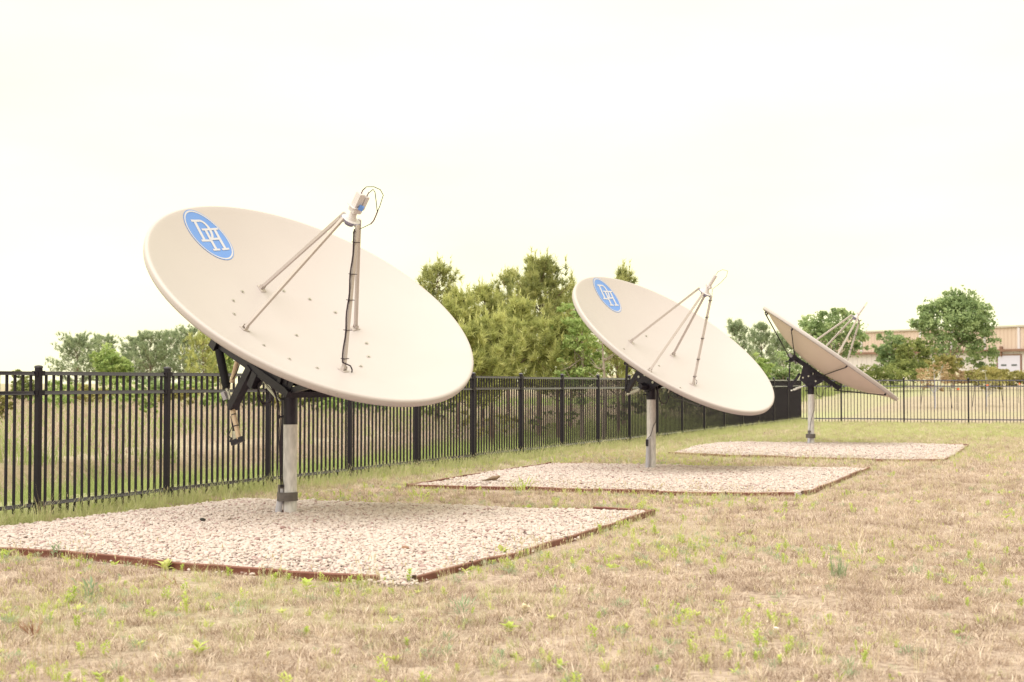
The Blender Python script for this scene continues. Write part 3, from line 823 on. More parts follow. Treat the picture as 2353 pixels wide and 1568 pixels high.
def dish(label, mast, C, az, el, kind, top_z, junc_z):
    az, el = math.radians(az), math.radians(el)
    n = Vector((math.sin(az) * math.cos(el), math.cos(az) * math.cos(el), math.sin(el)))
    a = n.cross(Vector((0, 0, 1))).normalized(); b = a.cross(n)
    C = Vector(C)
    L = lambda x, y, z: C + a * x + b * y + n * z
    Mx = Matrix((( a.x, b.x, n.x, C.x), (a.y, b.y, n.y, C.y), (a.z, b.z, n.z, C.z), (0, 0, 0, 1)))
    S = lambda r, th, off=0: L(r * math.cos(th), r * math.sin(th), surf(r) + off)
    zg = float(height(mast[0], mast[1]))
    root = thing('satellite_dish', label, 'satellite dish', (mast[0], mast[1], zg), 0, 'satellite dishes on steel masts in the yard')
    # reflector shell with a rolled rim
    prof = [(0, -DD)] + [(r, surf(r)) for r in np.linspace(.06, 1.91, 34)]
    prof.append((1.955, surf(1.955)))
    for i in range(0, 12):                                       # roll the edge over and down
        t_ = math.radians(118 - i * 10.7); rr_ = .030
        prof.append((2.014 + rr_ * math.cos(t_) * (1 if t_ < 1.57 else 1.15), -.024 + rr_ * math.sin(t_)))
    prof += [(2.043, -.060), (2.037, -.082), (2.016, -.092)]
    prof += [(1.985, -.098), (1.965, -.085)]
    prof += [(r, surf(r) - .022) for r in np.linspace(1.92, .06, 20)] + [(0, -DD - .022)]
    mb = MB(); mb.lathe(prof, Mx, 144); refl = mb.build('reflector', M_dish, root, True, 60)
    refl.data.materials.append(M_back_lift)
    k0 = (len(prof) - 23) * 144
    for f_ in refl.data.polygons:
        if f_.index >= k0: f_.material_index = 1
    # feed struts
    thetas = [84.6, 177.0, -94.6, -3.8] if kind == 1 else [69, 158, -110, -21]
    rb = .85 if kind == 1 else .68
    FZ = 1.06
    for th in thetas:
        t_ = math.radians(th)
        p = S(rb, t_, .03); q = L(.125 * math.cos(t_), .125 * math.sin(t_), FZ + .015)
        mb = MB(); mb.beam(p, q, .036, .036, up=n)
        st = mb.build('feed_strut', M_strut, root)
        rad = a * math.cos(t_) + b * math.sin(t_); tan = n.cross(rad)
        sl = 2 * DK * rb / (DR * DR); tn = (n - rad * sl).normalized(); tr = (rad + n * sl).normalized()
        mb = MB()
        mb.box(S(rb, t_, .006) , tr, tan, tn, .055, .04, .004)
        for sgn in (-1, 1): mb.box(S(rb, t_, .034) + tan * .026 * sgn, tr, tan, tn, .022, .003, .026)
        mb.build('strut_foot', M_strut, st)
        mb = MB()
        for u in (.955, .975): mb.tube([p.lerp(q, u) - tan * .024, p.lerp(q, u) + tan * .024], .007, 6)
        mb.build('strut_bolt', M_bolt, st)
    # reflector bolts
    angs = ([61, 39, 17, -26, -48, -70.5, -117, -139, -161, 153, 129, 106] if kind == 1 else [24, 114, -66])
    for th in angs + [None]:
        mb = MB()
        r0, t_ = (.86, math.radians(th)) if th is not None else (.03, 0)
        rad = a * math.cos(t_) + b * math.sin(t_); sl = 2 * DK * r0 / (DR * DR)
        tn = (n - rad * sl).normalized(); p = S(r0, t_)
        mb.tube([p, p + tn * .005], .024, 14); mb.tube([p + tn * .005, p + tn * .017], .013, 6)
        mb.build('reflector_bolt', M_bolt, root)
    # two rim clamp bolts and a drain hole plug low on the rim
    mb = MB()
    for th in (-118, -121, -62, -64.5):
        t_ = math.radians(th); rad = a * math.cos(t_) + b * math.sin(t_)
        p = C + rad * 2.042 - n * .042
        mb.tube([p, p + rad * .008], .009, 8)
    mb.build('rim_bolt', M_bolt, root)
    # logo: blue round sticker with white monogram letters
    if kind in (1, 2):
        lc, ru, up = ((.582, 1.542), Vector((-.967, .255)), Vector((.255, .967))) if kind == 1 else ((.168, 1.645), Vector((-.997, .06)), Vector((.06, .997)))
        def dec(u, v, off, sh=0):
            u += sh * .038; v += sh * .018
            x = lc[0] + ru.x * u + up.x * v; y = lc[1] + ru.y * u + up.y * v
            r = math.hypot(x, y); sl = 2 * DK / (DR * DR)
            nn = Vector((-sl * x, -sl * y, 1)).normalized()
            return L(x + nn.x * off, y + nn.y * off, surf(r) + nn.z * off)
        def disc(r0, r1, off, nr, na=80):
            """Oval band of the sticker, leaning from upper left to lower right."""
            mb = MB(); vs = []; fs = []
            for i in range(nr + 1):
                r = r0 + (r1 - r0) * i / nr
                for k in range(na):
                    t_ = 2 * math.pi * k / na; p, q = .367 * r * math.cos(t_), .268 * r * math.sin(t_)
                    vs.append(dec(-.6 * p + .8 * q, .8 * p + .6 * q, off))
            for i in range(nr):
                for k in range(na):
                    k2 = (k + 1) % na; fs.append((i * na + k, (i + 1) * na + k, (i + 1) * na + k2, i * na + k2))
            mb.add(vs, fs); return mb
        logo = disc(.002, 1, .003, 10).build('logo', M_blue, root, True)
        disc(.915, .97, .0055, 2).build('logo_ring', M_white, logo, True)
        def strip(mb, p, q, w0, w1=None, off=.0055, ns=6):
            w1 = w1 or w0; p, q = Vector(p), Vector(q); d = (q - p).normalized(); nn = Vector((-d.y, d.x)); vs = []; fs = []
            for i in range(ns + 1):
                u = i / ns; c = p.lerp(q, u); w = (w0 + (w1 - w0) * u) / 2
                vs += [dec(*(c + nn * w), off, 1), dec(*(c - nn * w), off, 1)]
            for i in range(ns): fs.append((2 * i, 2 * i + 1, 2 * i + 3, 2 * i + 2))
            mb.add(vs, fs)
        def serif(mb, x, y, w, off): strip(mb, (x - w / 2, y), (x + w / 2, y), .026, off=off)
        mb = MB()                                                 # letter D, upper left
        o1 = .0055
        strip(mb, (-.145, -.075), (-.145, .178), .046, off=o1)
        strip(mb, (-.205, .178), (-.06, .178), .028, off=o1 + .0006)
        strip(mb, (-.205, -.078), (-.03, -.078), .028, off=o1 + .0006)
        vs = []; fs = []; K = 18
        for i in range(K + 1):
            t_ = math.pi / 2 - math.pi * i / K
            wv = .5 + .5 * math.cos(t_)
            for ro in (0, 1):
                rx = .105 + (.012 + .030 * wv) * (ro - .5) ; ry = .128 + .028 * (ro - .5)
                vs.append(dec(-.06 + rx * math.cos(t_), .05 + ry * math.sin(t_), o1 + .0012, 1))
        for i in range(K): fs.append((2 * i, 2 * i + 1, 2 * i + 3, 2 * i + 2))
        mb.add(vs, fs); mb.build('logo_letter', M_white, logo)
        mb = MB(); o2 = .0072                                     # letter H, lower right
        for xs in (-.035, .125):
            strip(mb, (xs, -.205), (xs, .065), .044, off=o2)
            serif(mb, xs, .065, .125, o2 + .0006); serif(mb, xs, -.205, .125, o2 + .0006)
        strip(mb, (-.035, -.062), (.125, -.062), .028, off=o2 + .0012)
        mb.build('logo_letter', M_white, logo)
    # feed at the focus
    frame = lambda x, y, z: Matrix(((a.x, b.x, n.x, L(x, y, z).x), (a.y, b.y, n.y, L(x, y, z).y), (a.z, b.z, n.z, L(x, y, z).z), (0, 0, 0, 1)))
    big = kind == 1
    mb = MB(); mb.lathe([(.0, 1.045), (.10, 1.045), (.112, 1.052), (.112, 1.072), (.10, 1.080), (0, 1.080)], Mx, 28); mb.build('feed_plate', M_lnb, root, True)
    mb = MB(); mb.lathe([(.113, 1.055), (.120, 1.055), (.120, 1.069), (.113, 1.069)], Mx, 28)
    for k in range(4):
        t_ = math.radians(thetas[k]); rad = a * math.cos(t_) + b * math.sin(t_)
        mb.box(C + rad * .122 + n * 1.055, rad, n.cross(rad), n, .018, .014, .02)
    mb.lathe([(0, 1.000), (.052, 1.000), (.06, 1.012), (.06, 1.044), (0, 1.044)], Mx, 20)
    mb.build('feed_clamp', M_slate, root, True)
    mb = MB(); mb.lathe([(.0, 1.081), (.064, 1.081), (.056, 1.10), (.043, 1.125), (.038, 1.165), (.042, 1.172), (0, 1.172)], Mx, 20); mb.build('feed_horn', M_lnb, root, True)
    if big:
        mb = MB(); mb.box(L(.004, 0, 1.205), a, b, n, .052, .055, .033); mb.box(L(.015, 0, 1.241), a, b, n, .082, .062, .003)
        mb.box(L(-.052, -.01, 1.19), a, b, n, .02, .03, .02)
        mb.build('feed_junction', M_lnb, root)
        mb = MB(); mb.box(L(.018, 0, 1.325), a, b, n, .040, .042, .08); mb.box(L(.018, 0, 1.409), a, b, n, .036, .038, .004); mb.build('low_noise_block', M_lnb, root)
        mb = MB(); mb.box(L(-.068, -.01, 1.305), a, b, n, .026, .028, .085); mb.build('low_noise_block', M_lnb, root)
        mb = MB(); mb.box(L(-.01, -.068, 1.262), (a + b).normalized(), (b - a).normalized(), n, .028, .022, .026); mb.build('blue_connector', M_blue, root)
    else:
        mb = MB(); mb.box(L(0, 0, 1.19), a, b, n, .035, .05, .018); mb.tube([L(.05, 0, 1.19), L(-.075, 0, 1.19)], .018, 10)
        mb.tube([L(0, 0, 1.2), L(0, 0, 1.43)], .034, 12); mb.build('low_noise_block', M_lnb, root, True)
    # cable: loop above the feed, then down one strut into the dish
    sth = math.radians(thetas[2]); srad = a * math.cos(sth) + b * math.sin(sth)
    p0 = S(rb, sth, .03); q0 = L(.125 * math.cos(sth), .125 * math.sin(sth), FZ + .015)
    side = (q0 - p0).normalized().cross(n).normalized()
    if side.dot(Vector((0, -1, 0))) < 0: side = -side
    off = side * .034 if big else -side * .03
    Z = Vector((0, 0, 1)); rt = (-a * .8 - b * .1).normalized()
    if big:
        loops = [[L(.018, 0, 1.413), L(.018, 0, 1.46), L(0, .01, 1.50) + rt * .02, L(-.06, 0, 1.52) + rt * .05, L(-.06, 0, 1.50) + rt * .15, L(-.06, 0, 1.44) + rt * .22, L(-.06, 0, 1.30) + rt * .24, L(-.05, 0, 1.22) + rt * .25, L(-.05, 0, 1.12) + rt * .26],
                 [L(-.068, -.01, 1.392), L(-.07, -.01, 1.43), L(-.09, -.01, 1.49) + rt * .02, L(-.09, -.01, 1.46) + rt * .06, L(-.07, 0, 1.34) + rt * .16, L(-.05, 0, 1.22) + rt * .25, L(-.05, 0, 1.12) + rt * .26]]
        for lp in loops:
            tail = [L(-.05, 0, 1.06) + rt * .24, L(-.05, 0, 1.0) + rt * .17, q0.lerp(p0, .05) + off * 1.6, q0.lerp(p0, .12) + off]
            mb = MB(); mb.tube(lp + tail, .005, 6); mb.build('cable', M_cable, root, True)
        mb = MB(); mb.tube([L(-.05, 0, 1.24) + rt * .25, L(-.05, 0, 1.17) + rt * .255, L(-.05, 0, 1.10) + rt * .255, L(-.05, 0, 1.05) + rt * .235], .0075, 8)
        mb.tube([L(.018, 0, 1.413), L(.018, 0, 1.455), L(.004, .01, 1.485) + rt * .014], .0065, 8); mb.tube([L(-.068, -.01, 1.39), L(-.072, -.01, 1.445)], .0065, 8)
        mb.build('cable_wrap', M_plum, root, True)
    else:
        mb = MB(); mb.tube([L(0, 0, 1.40), L(0, 0, 1.43), L(0, .0, 1.50), L(-.04, 0, 1.56) + rt * .05, L(-.1, 0, 1.55) + rt * .15, L(-.1, 0, 1.44) + rt * .20, L(-.08, 0, 1.3) + rt * .17, L(-.06, 0, 1.15) + rt * .08, q0 + off * 1.3], .0038, 6); mb.build('cable', M_cable, root, True)
    run = [q0.lerp(p0, u) + off * (1 + .25 * math.sin(u * 23)) for u in np.linspace(.03, .955, 22)]
    foot = S(rb, sth, .0)
    side2 = -a if not big else Vector((.8, .1, 0))
    side2 = (side2 - n * side2.dot(n)).normalized()
    run += [foot + side2 * .055 + n * .09, foot + side2 * .09 + n * .055, foot + side2 * .10 + n * .03, foot + side2 * .10 - n * .005]
    mb = MB(); mb.tube(run, .0085 if big else .005, 8); mb.build('feed_cable', M_cable, root, True)
    mb = MB()
    for u in ((.12, .34, .52, .73, .93) if big else (.05, .24, .48, .72, .92)):
        c_ = q0.lerp(p0, u); mb.beam(c_ - side * .045, c_ + side * .05, .05, .006, up=n) if False else mb.box(c_, (q0 - p0).normalized(), side, side.cross((q0 - p0).normalized()), .0035, .046, .0235)
    mb.build('cable_tie', M_cable, root)
    # mast
    mx, my = mast
    mb = MB(); mb.tube([(mx, my, zg - .1), (mx, my, junc_z + .02)], .081, 28); mb.build('mast', M_galv, root, True)
    mb = MB(); mb.tube([(mx, my, junc_z), (mx, my, top_z)], .0865, 28)
    hk = Vector((-1, -.1, 0)).normalized()
    for zz in (junc_z + .09, junc_z + .30): mb.tube([Vector((mx, my, zz)) + hk * .08, Vector((mx, my, zz)) + hk * .15], .012, 6); mb.tube([Vector((mx, my, zz)) + hk * .12, Vector((mx, my, zz)) + hk * .135], .024, 6)
    mb.build('mast_sleeve', M_steel, root, True)
    # conduit, tape band and down cable at the foot of the mast
    vd = Vector((-.93, -.36, 0)).normalized() if big else Vector((-.6, -.8, 0)).normalized()
    cb = Vector((mx, my, 0)) + vd * .105
    ch = .36 if kind != 2 else .62
    mb = MB(); mb.tube([cb + vd * .04 + Z * (zg - .05), cb + vd * .03 + Z * .12, cb + Z * (ch - .08), cb + Z * ch], [.042, .04, .036, .036], 14); mb.build('conduit', M_pvc, root, True)
    if kind != 2:
        mb = MB(); Mt = Matrix.Translation((mx + vd.x * .03, my + vd.y * .03, 0))
        mb.lathe([(.113, .225), (.122, .225), (.123, .315), (.114, .318)], Mt, 28); mb.lathe([(.117, .215), (.126, .215), (.126, .232), (.117, .232)], Mt, 28)
        mb.build('tape_band', M_tape, root, True)
        mb = MB(); mb.box(cb + Z * (ch + .0) , vd, vd.cross(Z), Z, .035, .03, .045); mb.build('cable_clamp', M_tape, root)
    else:
        mb = MB(); mb.box(cb + Z * (ch - .08) + vd * .03, vd, vd.cross(Z), Z, .03, .02, .06); mb.build('cable_clamp', M_steel, root)
    # ---- mount
    if kind == 1:
        a3 = .3
        dst = (a * -.6)
        bt, be = Vector((-3.61, 17.135, 2.108)), Vector((-2.60, 16.20, 1.50))
        for k in range(2):
            mb = MB(); mb.beam(bt + dst * k, be + dst * k, .085, .095, up=n); mb.build('hub_beam', M_steel, root)
        mb = MB(); mb.beam(bt + a * .05, bt + dst - a * .05, .10, .10, up=n); mb.box(bt + a * .035 - n * .02, a, b, n, .05, .062, .062)
        mb.build('cross_beam', M_steel, root)
        mb = MB(); mb.beam(be + a * .05, be + dst - a * .05, .085, .085, up=n); mb.build('cross_beam', M_steel, root)
        # hub drum on the back of the reflector
        mb = MB(); mb.lathe([(.80, surf(.86) - .024), (.90, surf(.86) - .024), (.90, -.60), (.80, -.66), (.28, -.78), (.28, -.84), (0, -.84)], Mx, 48)
        mb.build('hub_drum', M_steel, root, True, 30)
        mb = MB()
        for k in (0, 1):
            for (bb, nn_, w) in ((.55, -.62, .06), (-.30, -.72, .06)):
                p = L(.3 - .6 * k, bb, nn_)
                u = max(0, min(1, ((p - (bt + dst * k)).dot((be - bt).normalized())) / (be - bt).length))
                mb.beam(p, (bt + dst * k).lerp(be + dst * k, u), w, w, up=a)
        mb.build('hub_strut', M_steel, root)
        # side plates closing the hub between its beams and the reflector
        for k in range(2):
            ak = .3 - .6 * k; th = a * .005
            P4 = [bt + dst * k, be + dst * k, L(ak, -.62, surf(.69) - .03), L(ak, -.1, surf(.32) - .03), L(ak, .5, surf(.58) - .03), L(ak, .95, surf(1.0) - .03)]
            m6 = len(P4); vs = [p - th for p in P4] + [p + th for p in P4]
            mb = MB(); mb.add(vs, [tuple(range(m6 - 1, -1, -1)), tuple(range(m6, 2 * m6))] + [(i, (i + 1) % m6, m6 + (i + 1) % m6, m6 + i) for i in range(m6)])
            mb.build('hub_plate', M_steel, root)
        # yoke on the mast head
        mh = Vector((mx, my, top_z))
        mb = MB()
        for k in (-1, 1):
            off2 = a * (.105 * k)
            P4 = [mh + off2 + Vector((0, 0, -.10)) - b * .02, mh + off2 + Vector((0, 0, .02)) + b * .10, L(0, -.02, -.80) + off2 + b * .14, L(0, -.02, -.80) + off2 - b * .22, mh + off2 - b * .16]
            th = a * .008
            vs = [p - th for p in P4] + [p + th for p in P4]; m5 = 5
            mb.add(vs, [tuple(range(4, -1, -1)), tuple(range(5, 10))] + [(i, (i + 1) % 5, 5 + (i + 1) % 5, 5 + i) for i in range(5)])
        mb.tube([mh + a * .16 + b * .05, mh - a * .16 + b * .05], .022, 12)
        mb.build('mast_yoke', M_steel, root)
        mb = MB(); mb.beam(Vector((-2.66, 16.33, 1.50)), Vector((-2.24, 15.85, 1.60)), .075, .065); mb.beam(Vector((-2.62, 16.28, 1.55)), Vector((-2.60, 16.22, 1.70)), .05, .11)
        mb.build('support_arm', M_steel, root)
        # lever arm and actuators
        mb = MB(); mb.beam((-3.108, 16.661, 1.80), (-3.405, 16.942, 1.313), .10, .105, up=a); mb.build('lever_arm', M_steel, root)
        mb = MB(); mb.beam((-3.03, 16.60, 1.73), (-3.105, 16.66, 1.565), .10, .105, up=a); mb.build('lever_arm', M_steel, root)
        bp, bq = Vector((-3.60, 17.10, 2.02)), Vector((-3.48, 17.0, 1.55))
        pr = [.048, .052, .050, .053, .050, .053, .050, .053, .050, .053, .051, .044]
        mb = MB(); mb.tube([bp.lerp(bq, i / 11) for i in range(12)], pr, 18); mb.build('actuator_boot', M_rubber, root, True)
        mb = MB(); mb.tube([bp + Z * .075, bp + Z * .02], .014, 8); mb.box(bp + Z * .06, a, b, n, .008, .03, .035)
        mb.tube([bq, bq + Vector((.055, -.04, -.14))], .022, 10); mb.build('actuator_rod', M_zinc, root, True)
        mb = MB(); mb.tube([(-3.30, 16.85, 1.98), (-3.407, 16.944, 1.62)], .030, 14); mb.build('actuator_tube', M_tan, root, True)
        t1, t2 = Vector((-3.396, 16.93, 1.31)), Vector((-3.293, 16.836, .935))
        mb = MB(); mb.tube([t1, t2], .031, 14); tb = mb.build('actuator_tube', M_tan, root, True)
        mb = MB()
        for u in (.22, .58): p = t1.lerp(t2, u); d = (t2 - t1).normalized(); mb.tube([p - d * .006, p + d * .006], .034, 14)
        mb.build('tube_clamp', M_steel, tb)
        g = Vector((-3.345, 16.88, .955))
        mb = MB(); mb.tube([g + Z * .045, g - Z * .045], .034, 14); mb.tube([g + Z * .075, g + Z * .043], .037, 14); mb.build('actuator_motor', M_zinc, root, True)
        mb = MB(); mb.beam((-3.39, 16.90, .885), (-3.235, 16.79, .945), .05, .062); mb.tube([(-3.40, 16.91, .95), (-3.42, 16.93, .90)], .012, 8); mb.build('actuator_gearbox', M_steel, root)
        mb = MB(); mb.tube([t1 + Vector((-.02, .0, -.10)), t1 + Vector((-.0, 0, -.22)), Vector((-3.41, 16.92, 1.05)), Vector((-3.44, 16.94, .98)), Vector((-3.40, 16.91, .92))], .006, 6); mb.tube([(-3.27, 16.82, 1.90), (-3.33, 16.86, 1.74), (-3.42, 16.93, 1.62), (-3.47, 16.98, 1.50)], .006, 6); mb.build('actuator_cable', M_cable, root, True)
        mb = MB(); mb.box((-3.50, 16.98, 1.46), Vector((.3, .1, -.8)).normalized(), Vector((.9, -.4, .3)).normalized(), Vector((.3, .85, .2)).normalized(), .05, .026, .03); mb.build('sensor_box', M_pvc, root)
        # turnbuckle and coiled cable
        mb = MB(); tp, tq = Vector((-2.99, 16.62, 1.66)), Vector((-2.74, 16.50, 1.40)); mb.tube([tp, tq], .012, 8)
        dd = (tq - tp).normalized(); sd_ = dd.cross(Vector((0, -1, 0))).normalized()
        for k in (-1, 1): mb.tube([tp.lerp(tq, .28) + sd_ * .018 * k, tp.lerp(tq, .8) + sd_ * .018 * k], .008, 6)
        mb.build('turnbuckle', M_zinc, root, True)
        cc = Vector((-2.94, 16.62, 1.50)); mb = MB(); pts = []
        for i in range(110):
            t_ = 2 * math.pi * i / 22; ra = 1 + .10 * math.sin(i * .37)
            pts.append(cc + Vector((.085 * ra * math.sin(t_) + .012 * math.sin(i * .9), .02 * math.sin(i * .21), .135 * ra * math.cos(t_) - .01 * math.cos(i * .55))))
        mb.tube(pts, .0075, 6); mb.build('cable_coil', M_cable, root, True)
        dc = [(-2.86, 16.56, 1.58), (-2.80, 16.52, 1.46), (-2.765, 16.50, 1.36), (-2.755, 16.50, 1.15), (-2.75, 16.51, .95), (-2.742, 16.51, .75), (-2.732, 16.525, .55), (-2.725, 16.56, .38)]
        for k in range(3):
            mb = MB(); mb.tube([Vector(p) + Vector((.011 * (k - 1) + .006 * math.sin(i * 1.7 + k), -.008 * (k % 2), 0)) for i, p in enumerate(dc)], .0062, 6); mb.build('down_cable', M_cable, root, True)
    else:
        hb = .09
        for k in (-1, 1):
            mb = MB(); mb.beam(L(hb * k, .72, -.645), L(hb * k, -.72, -.645), .055, .115, up=n); mb.build('hub_beam', M_steel, root)
        mb = MB()
        for yb in (.66, .22, -.22, -.66):
            mb.box(L(0, yb, -.60), a, b, n, .19, .035, .025)
        for yb in (.30, -.30):
            zz = surf(abs(yb)) - .03; mb.box(L(0, yb, (zz - .585) / 2 - .0), a, b, n, .05, .03, max(.01, (-.585 - zz) / -2))
        mb.build('hub_plate', M_steel, root)
        mb = MB()
        for k in (-1, 1):
            for yb in (.62, .08, -.50):
                mb.box(L(.155 * k, yb, -.66), a, b, n, .03, .05, .05)
                mb.tube([L(.15 * k, yb + .02, -.60), L(.15 * k, yb + .02, -.76)], .012, 6)
                mb.tube([L(.15 * k, yb, -.65), L(.21 * k, yb - .02, -.67)], .018, 8)
        mb.build('beam_clamp', M_steel, root)
        mb = MB()
        for k in (-1, 1):
            for yb in (.60, .06, -.52): mb.tube([L(.18 * k, yb, -.68), L(.20 * k, yb - .03, -.74)], .011, 6)
        mb.build('clamp_bolt', M_zinc, root)
        for k in (-1, 1):
            mb = MB(); off2 = a * (.10 * k); th = a * .006
            P4 = [L(0, .36, -.70), L(0, .24, -1.02), L(0, -.10, -1.08), L(0, -.28, -.74), L(0, -.24, -.70)]
            P4 = [p + off2 for p in P4]
            vs = [p - th for p in P4] + [p + th for p in P4]
            mb.add(vs, [tuple(range(4, -1, -1)), tuple(range(5, 10))] + [(i, (i + 1) % 5, 5 + (i + 1) % 5, 5 + i) for i in range(5)])
            mb.build('gusset_plate', M_steel, root)
        mb = MB()
        for (yy_, zz_) in ((.10, -.83), (.19, -.94), (-.12, -.83)): mb.tube([L(.10, yy_, zz_), L(.125, yy_, zz_)], .022, 8)
        mb.build('gusset_bolt', M_zinc, root, True)
        mb = MB(); mb.beam(L(0, .315, -.90), L(0, .305, -1.37), .07, .08, up=a); mb.build('lever_arm', M_steel, root)
        mb = MB(); mb.beam(L(.03, .69, -.80), L(.03, .33, -1.35), .035, .035, up=a); mb.build('brace_bar', M_steel, root)
        mb = MB(); tp, tq = L(.04, .235, -1.375), L(.05, .02, -1.05); mb.tube([tp, tq], .010, 8); dd = (tq - tp).normalized(); sd_ = dd.cross(a).normalized()
        for k in (-1, 1): mb.tube([tp.lerp(tq, .15) + sd_ * .02 * k, tp.lerp(tq, .7) + sd_ * .02 * k], .0085, 6)
        mb.tube([tp - dd * .02, tp + dd * .02], .02, 8); mb.build('turnbuckle', M_zinc, root, True)
        mb = MB(); mb.beam(L(.30, -.05, -.975), L(-.30, -.05, -.975), .085, .085, up=n); mb.build('cross_tube', M_steel, root)
        mb = MB()
        mb.box(L(.05, .70, -.74), a, b, n, .05, .05, .045); mb.tube([L(.05, .70, -.76), L(.05, .78, -.86)], .015, 8)
        mb.build('beam_end_clamp', M_steel, root)
        for th, hbk in ((75, .68), (33, .55), (-15, -.08), (-58, -.62), (105, .68), (147, .55), (195, -.08), (238, -.62)):
            t_ = math.radians(th); rad = a * math.cos(t_) + b * math.sin(t_)
            sg = 1 if math.cos(t_) > 0 else -1
            q = C + rad * 1.965 - n * .150
            mb = MB(); mb.tube([L(.15 * sg, hbk, -.755), q], .0125, 8); mb.box(q + n * .03, rad, n.cross(rad), n, .02, .016, .03)
            mb.build('rim_brace', M_steel, root, True)
        if kind == 3:
            mb = MB(); mb.tube([L(.05, .80, -.66), L(.05, .52, -.70)], .055, 14); mb.tube([L(.05, .83, -.655), L(.05, .79, -.66)], .06, 14); mb.build('drive_motor', M_pvc, root, True)
        # hanging loop of cable and down lead
        mtop = Vector((mx, my, 0))
        lp = [L(.05, -.20, -.85)] + [mtop + Vector((.12 + .10 * (1 - math.cos(t_)), -.06, junc_z + .13 - .20 * math.sin(t_))) for t_ in np.linspace(.1, math.pi, 10)] + [L(.05, -.48, -.72)]
        mb = MB(); mb.tube(lp, .009, 8); mb.build('cable', M_cable, root, True)
        dl = [mtop + Vector((.10, -.02, junc_z + .15)), mtop + Vector((.09, -.03, junc_z - .15)), mtop + Vector((.075, -.06, junc_z - .4)), mtop + Vector((.03, -.10, .85)), mtop + Vector((-.02, -.105, .68)), Vector((cb.x, cb.y, ch))]
        mb = MB(); mb.tube(dl, .006, 6); mb.build('down_cable', M_cable, root, True)
        mb = MB(); mb.tube([(mx, my, top_z), (mx, my, top_z + .03)], .07, 20); mb.build('mast_cap', M_steel, root, True)
    return root

dish('largest looking beige satellite dish, in the front gravel bed, blue oval logo near its top', (-2.645, 16.635), (-2.3006, 16.3084, 2.6193), 133.478, 53.796, 1, 1.57, 1.12)
dish('middle of three beige satellite dishes, blue oval logo, standing in the middle gravel bed', (2.519, 25.215), (2.9122, 24.8629, 2.3595), 131.84, 52.628, 2, 1.66, 1.315)
dish('beige satellite dish seen from behind and edge on, standing in the farthest gravel bed', (7.642, 35.635), (8.137, 35.527, 2.407), 102.3, 54.48, 3, 1.70, 1.33)

# ------------------------------------------------------------------ trees
def crown_leaves(lobes, n, size, r, m, flat=.5):
    """Leaf-sized faces in clumps spread through the lobes of a crown."""
    vols = np.array([l[3] * l[4] * l[5] for l in lobes]) ** .67; vols = vols / vols.sum()
    cl = []
    nc = max(24, n // 34)
    for _ in range(nc):
        l = lobes[r.choice(len(lobes), p=vols)]
        d = r.normal(size=3); d /= np.linalg.norm(d); q = r.uniform(.45, 1.0) ** .55
        q *= r.uniform(.86, 1.08)
        cl.append((l[0] + d[0] * l[3] * q, l[1] + d[1] * l[4] * q, l[2] + d[2] * l[5] * q, .16 * (l[3] * l[4] * l[5]) ** (1 / 3) * r.uniform(.6, 1.5)))
    cl = np.array(cl)
    k = r.integers(0, nc, n)
    P = cl[k, :3] + np.clip(r.normal(size=(n, 3)), -1.7, 1.7) * cl[k, 3:4] * .82 * np.array([1, 1, .62])
    nr = r.normal(size=(n, 3)) + np.array([0, 0, flat]); nr /= np.linalg.norm(nr, axis=1)[:, None]
    t1 = np.cross(nr, r.normal(size=(n, 3))); t1 /= np.linalg.norm(t1, axis=1)[:, None]
    t2 = np.cross(nr, t1)
    s = size * r.uniform(.55, 1.25, (n, 1))
    V = np.stack([P - t1 * s * .5, P + t2 * s * .32, P + t1 * s * .5, P - t2 * s * .32], 1).reshape(-1, 3)
    V[:, 2] = np.maximum(V[:, 2], .03)
    Fq = np.arange(n * 4).reshape(n, 4)
    tone = np.repeat(np.clip(r.uniform(0, 1, nc)[k] * .8 + r.uniform(0, .2, n), 0, 1), 4)
    return V, Fq, cl, tone

def limbs(mb, base, H, cl, r, n=14, tr=.1):
    """Tapered trunk with limbs reaching into the clumps."""
    bx, by, bz = base
    top = H * .72; w = [(bx + r.normal() * .02 * H * .3 * u, by, bz + top * u) for u in (0, .3, .6, 1)]
    w[0] = (bx, by, bz - .2)
    mb.tube(w, [tr, tr * .8, tr * .55, tr * .2], 8)
    for i in r.integers(0, len(cl), n):
        u = r.uniform(.22, .8); p = Vector((bx, by, bz + top * u)); q = Vector((bx + cl[i, 0], by + cl[i, 1], bz + cl[i, 2]))
        if q.z < p.z - .1 * H: continue
        mid = p.lerp(q, .5) + Vector((0, 0, -.06 * (q - p).length))
        mb.tube([p, mid, q], [tr * .42 * (1 - u * .5), tr * .22, tr * .06], 6)

def leafy_tree(name, label, cat, X, Y, H, wd, mk, n, size, seed, lobes=None, bark=None, group=None, base=.18, trunk=True, dens=1.35):
    r = np.random.default_rng(seed); z0 = float(height(X, Y))
    root = thing(name, label, cat, (X, Y, z0), 0, group)
    R = wd / 2
    if lobes is None:
        lobes = [(0, 0, H * .58, R * .75, R * .75, H * .38)]
        for k in range(7):
            a = k * 2.4 + r.uniform(-.4, .4); u = r.uniform(.3, .85)
            lobes.append((math.cos(a) * R * .55, math.sin(a) * R * .55, H * (base + (1 - base) * u) * .93, R * .46, R * .46, H * .16))
    V, Fq, cl, tone = crown_leaves(lobes, int(n * dens), size * 1.05, r, LM[mk])
    link('crown', set_tone(np_mesh('crown', V, Fq, LM[mk]), tone), root)
    if trunk:
        mb = MB(); limbs(mb, (X, Y, z0), H, cl, r, 16, max(.03, H * .016)); mb.build('trunk', bark or M_bark2, root, True)
    return root

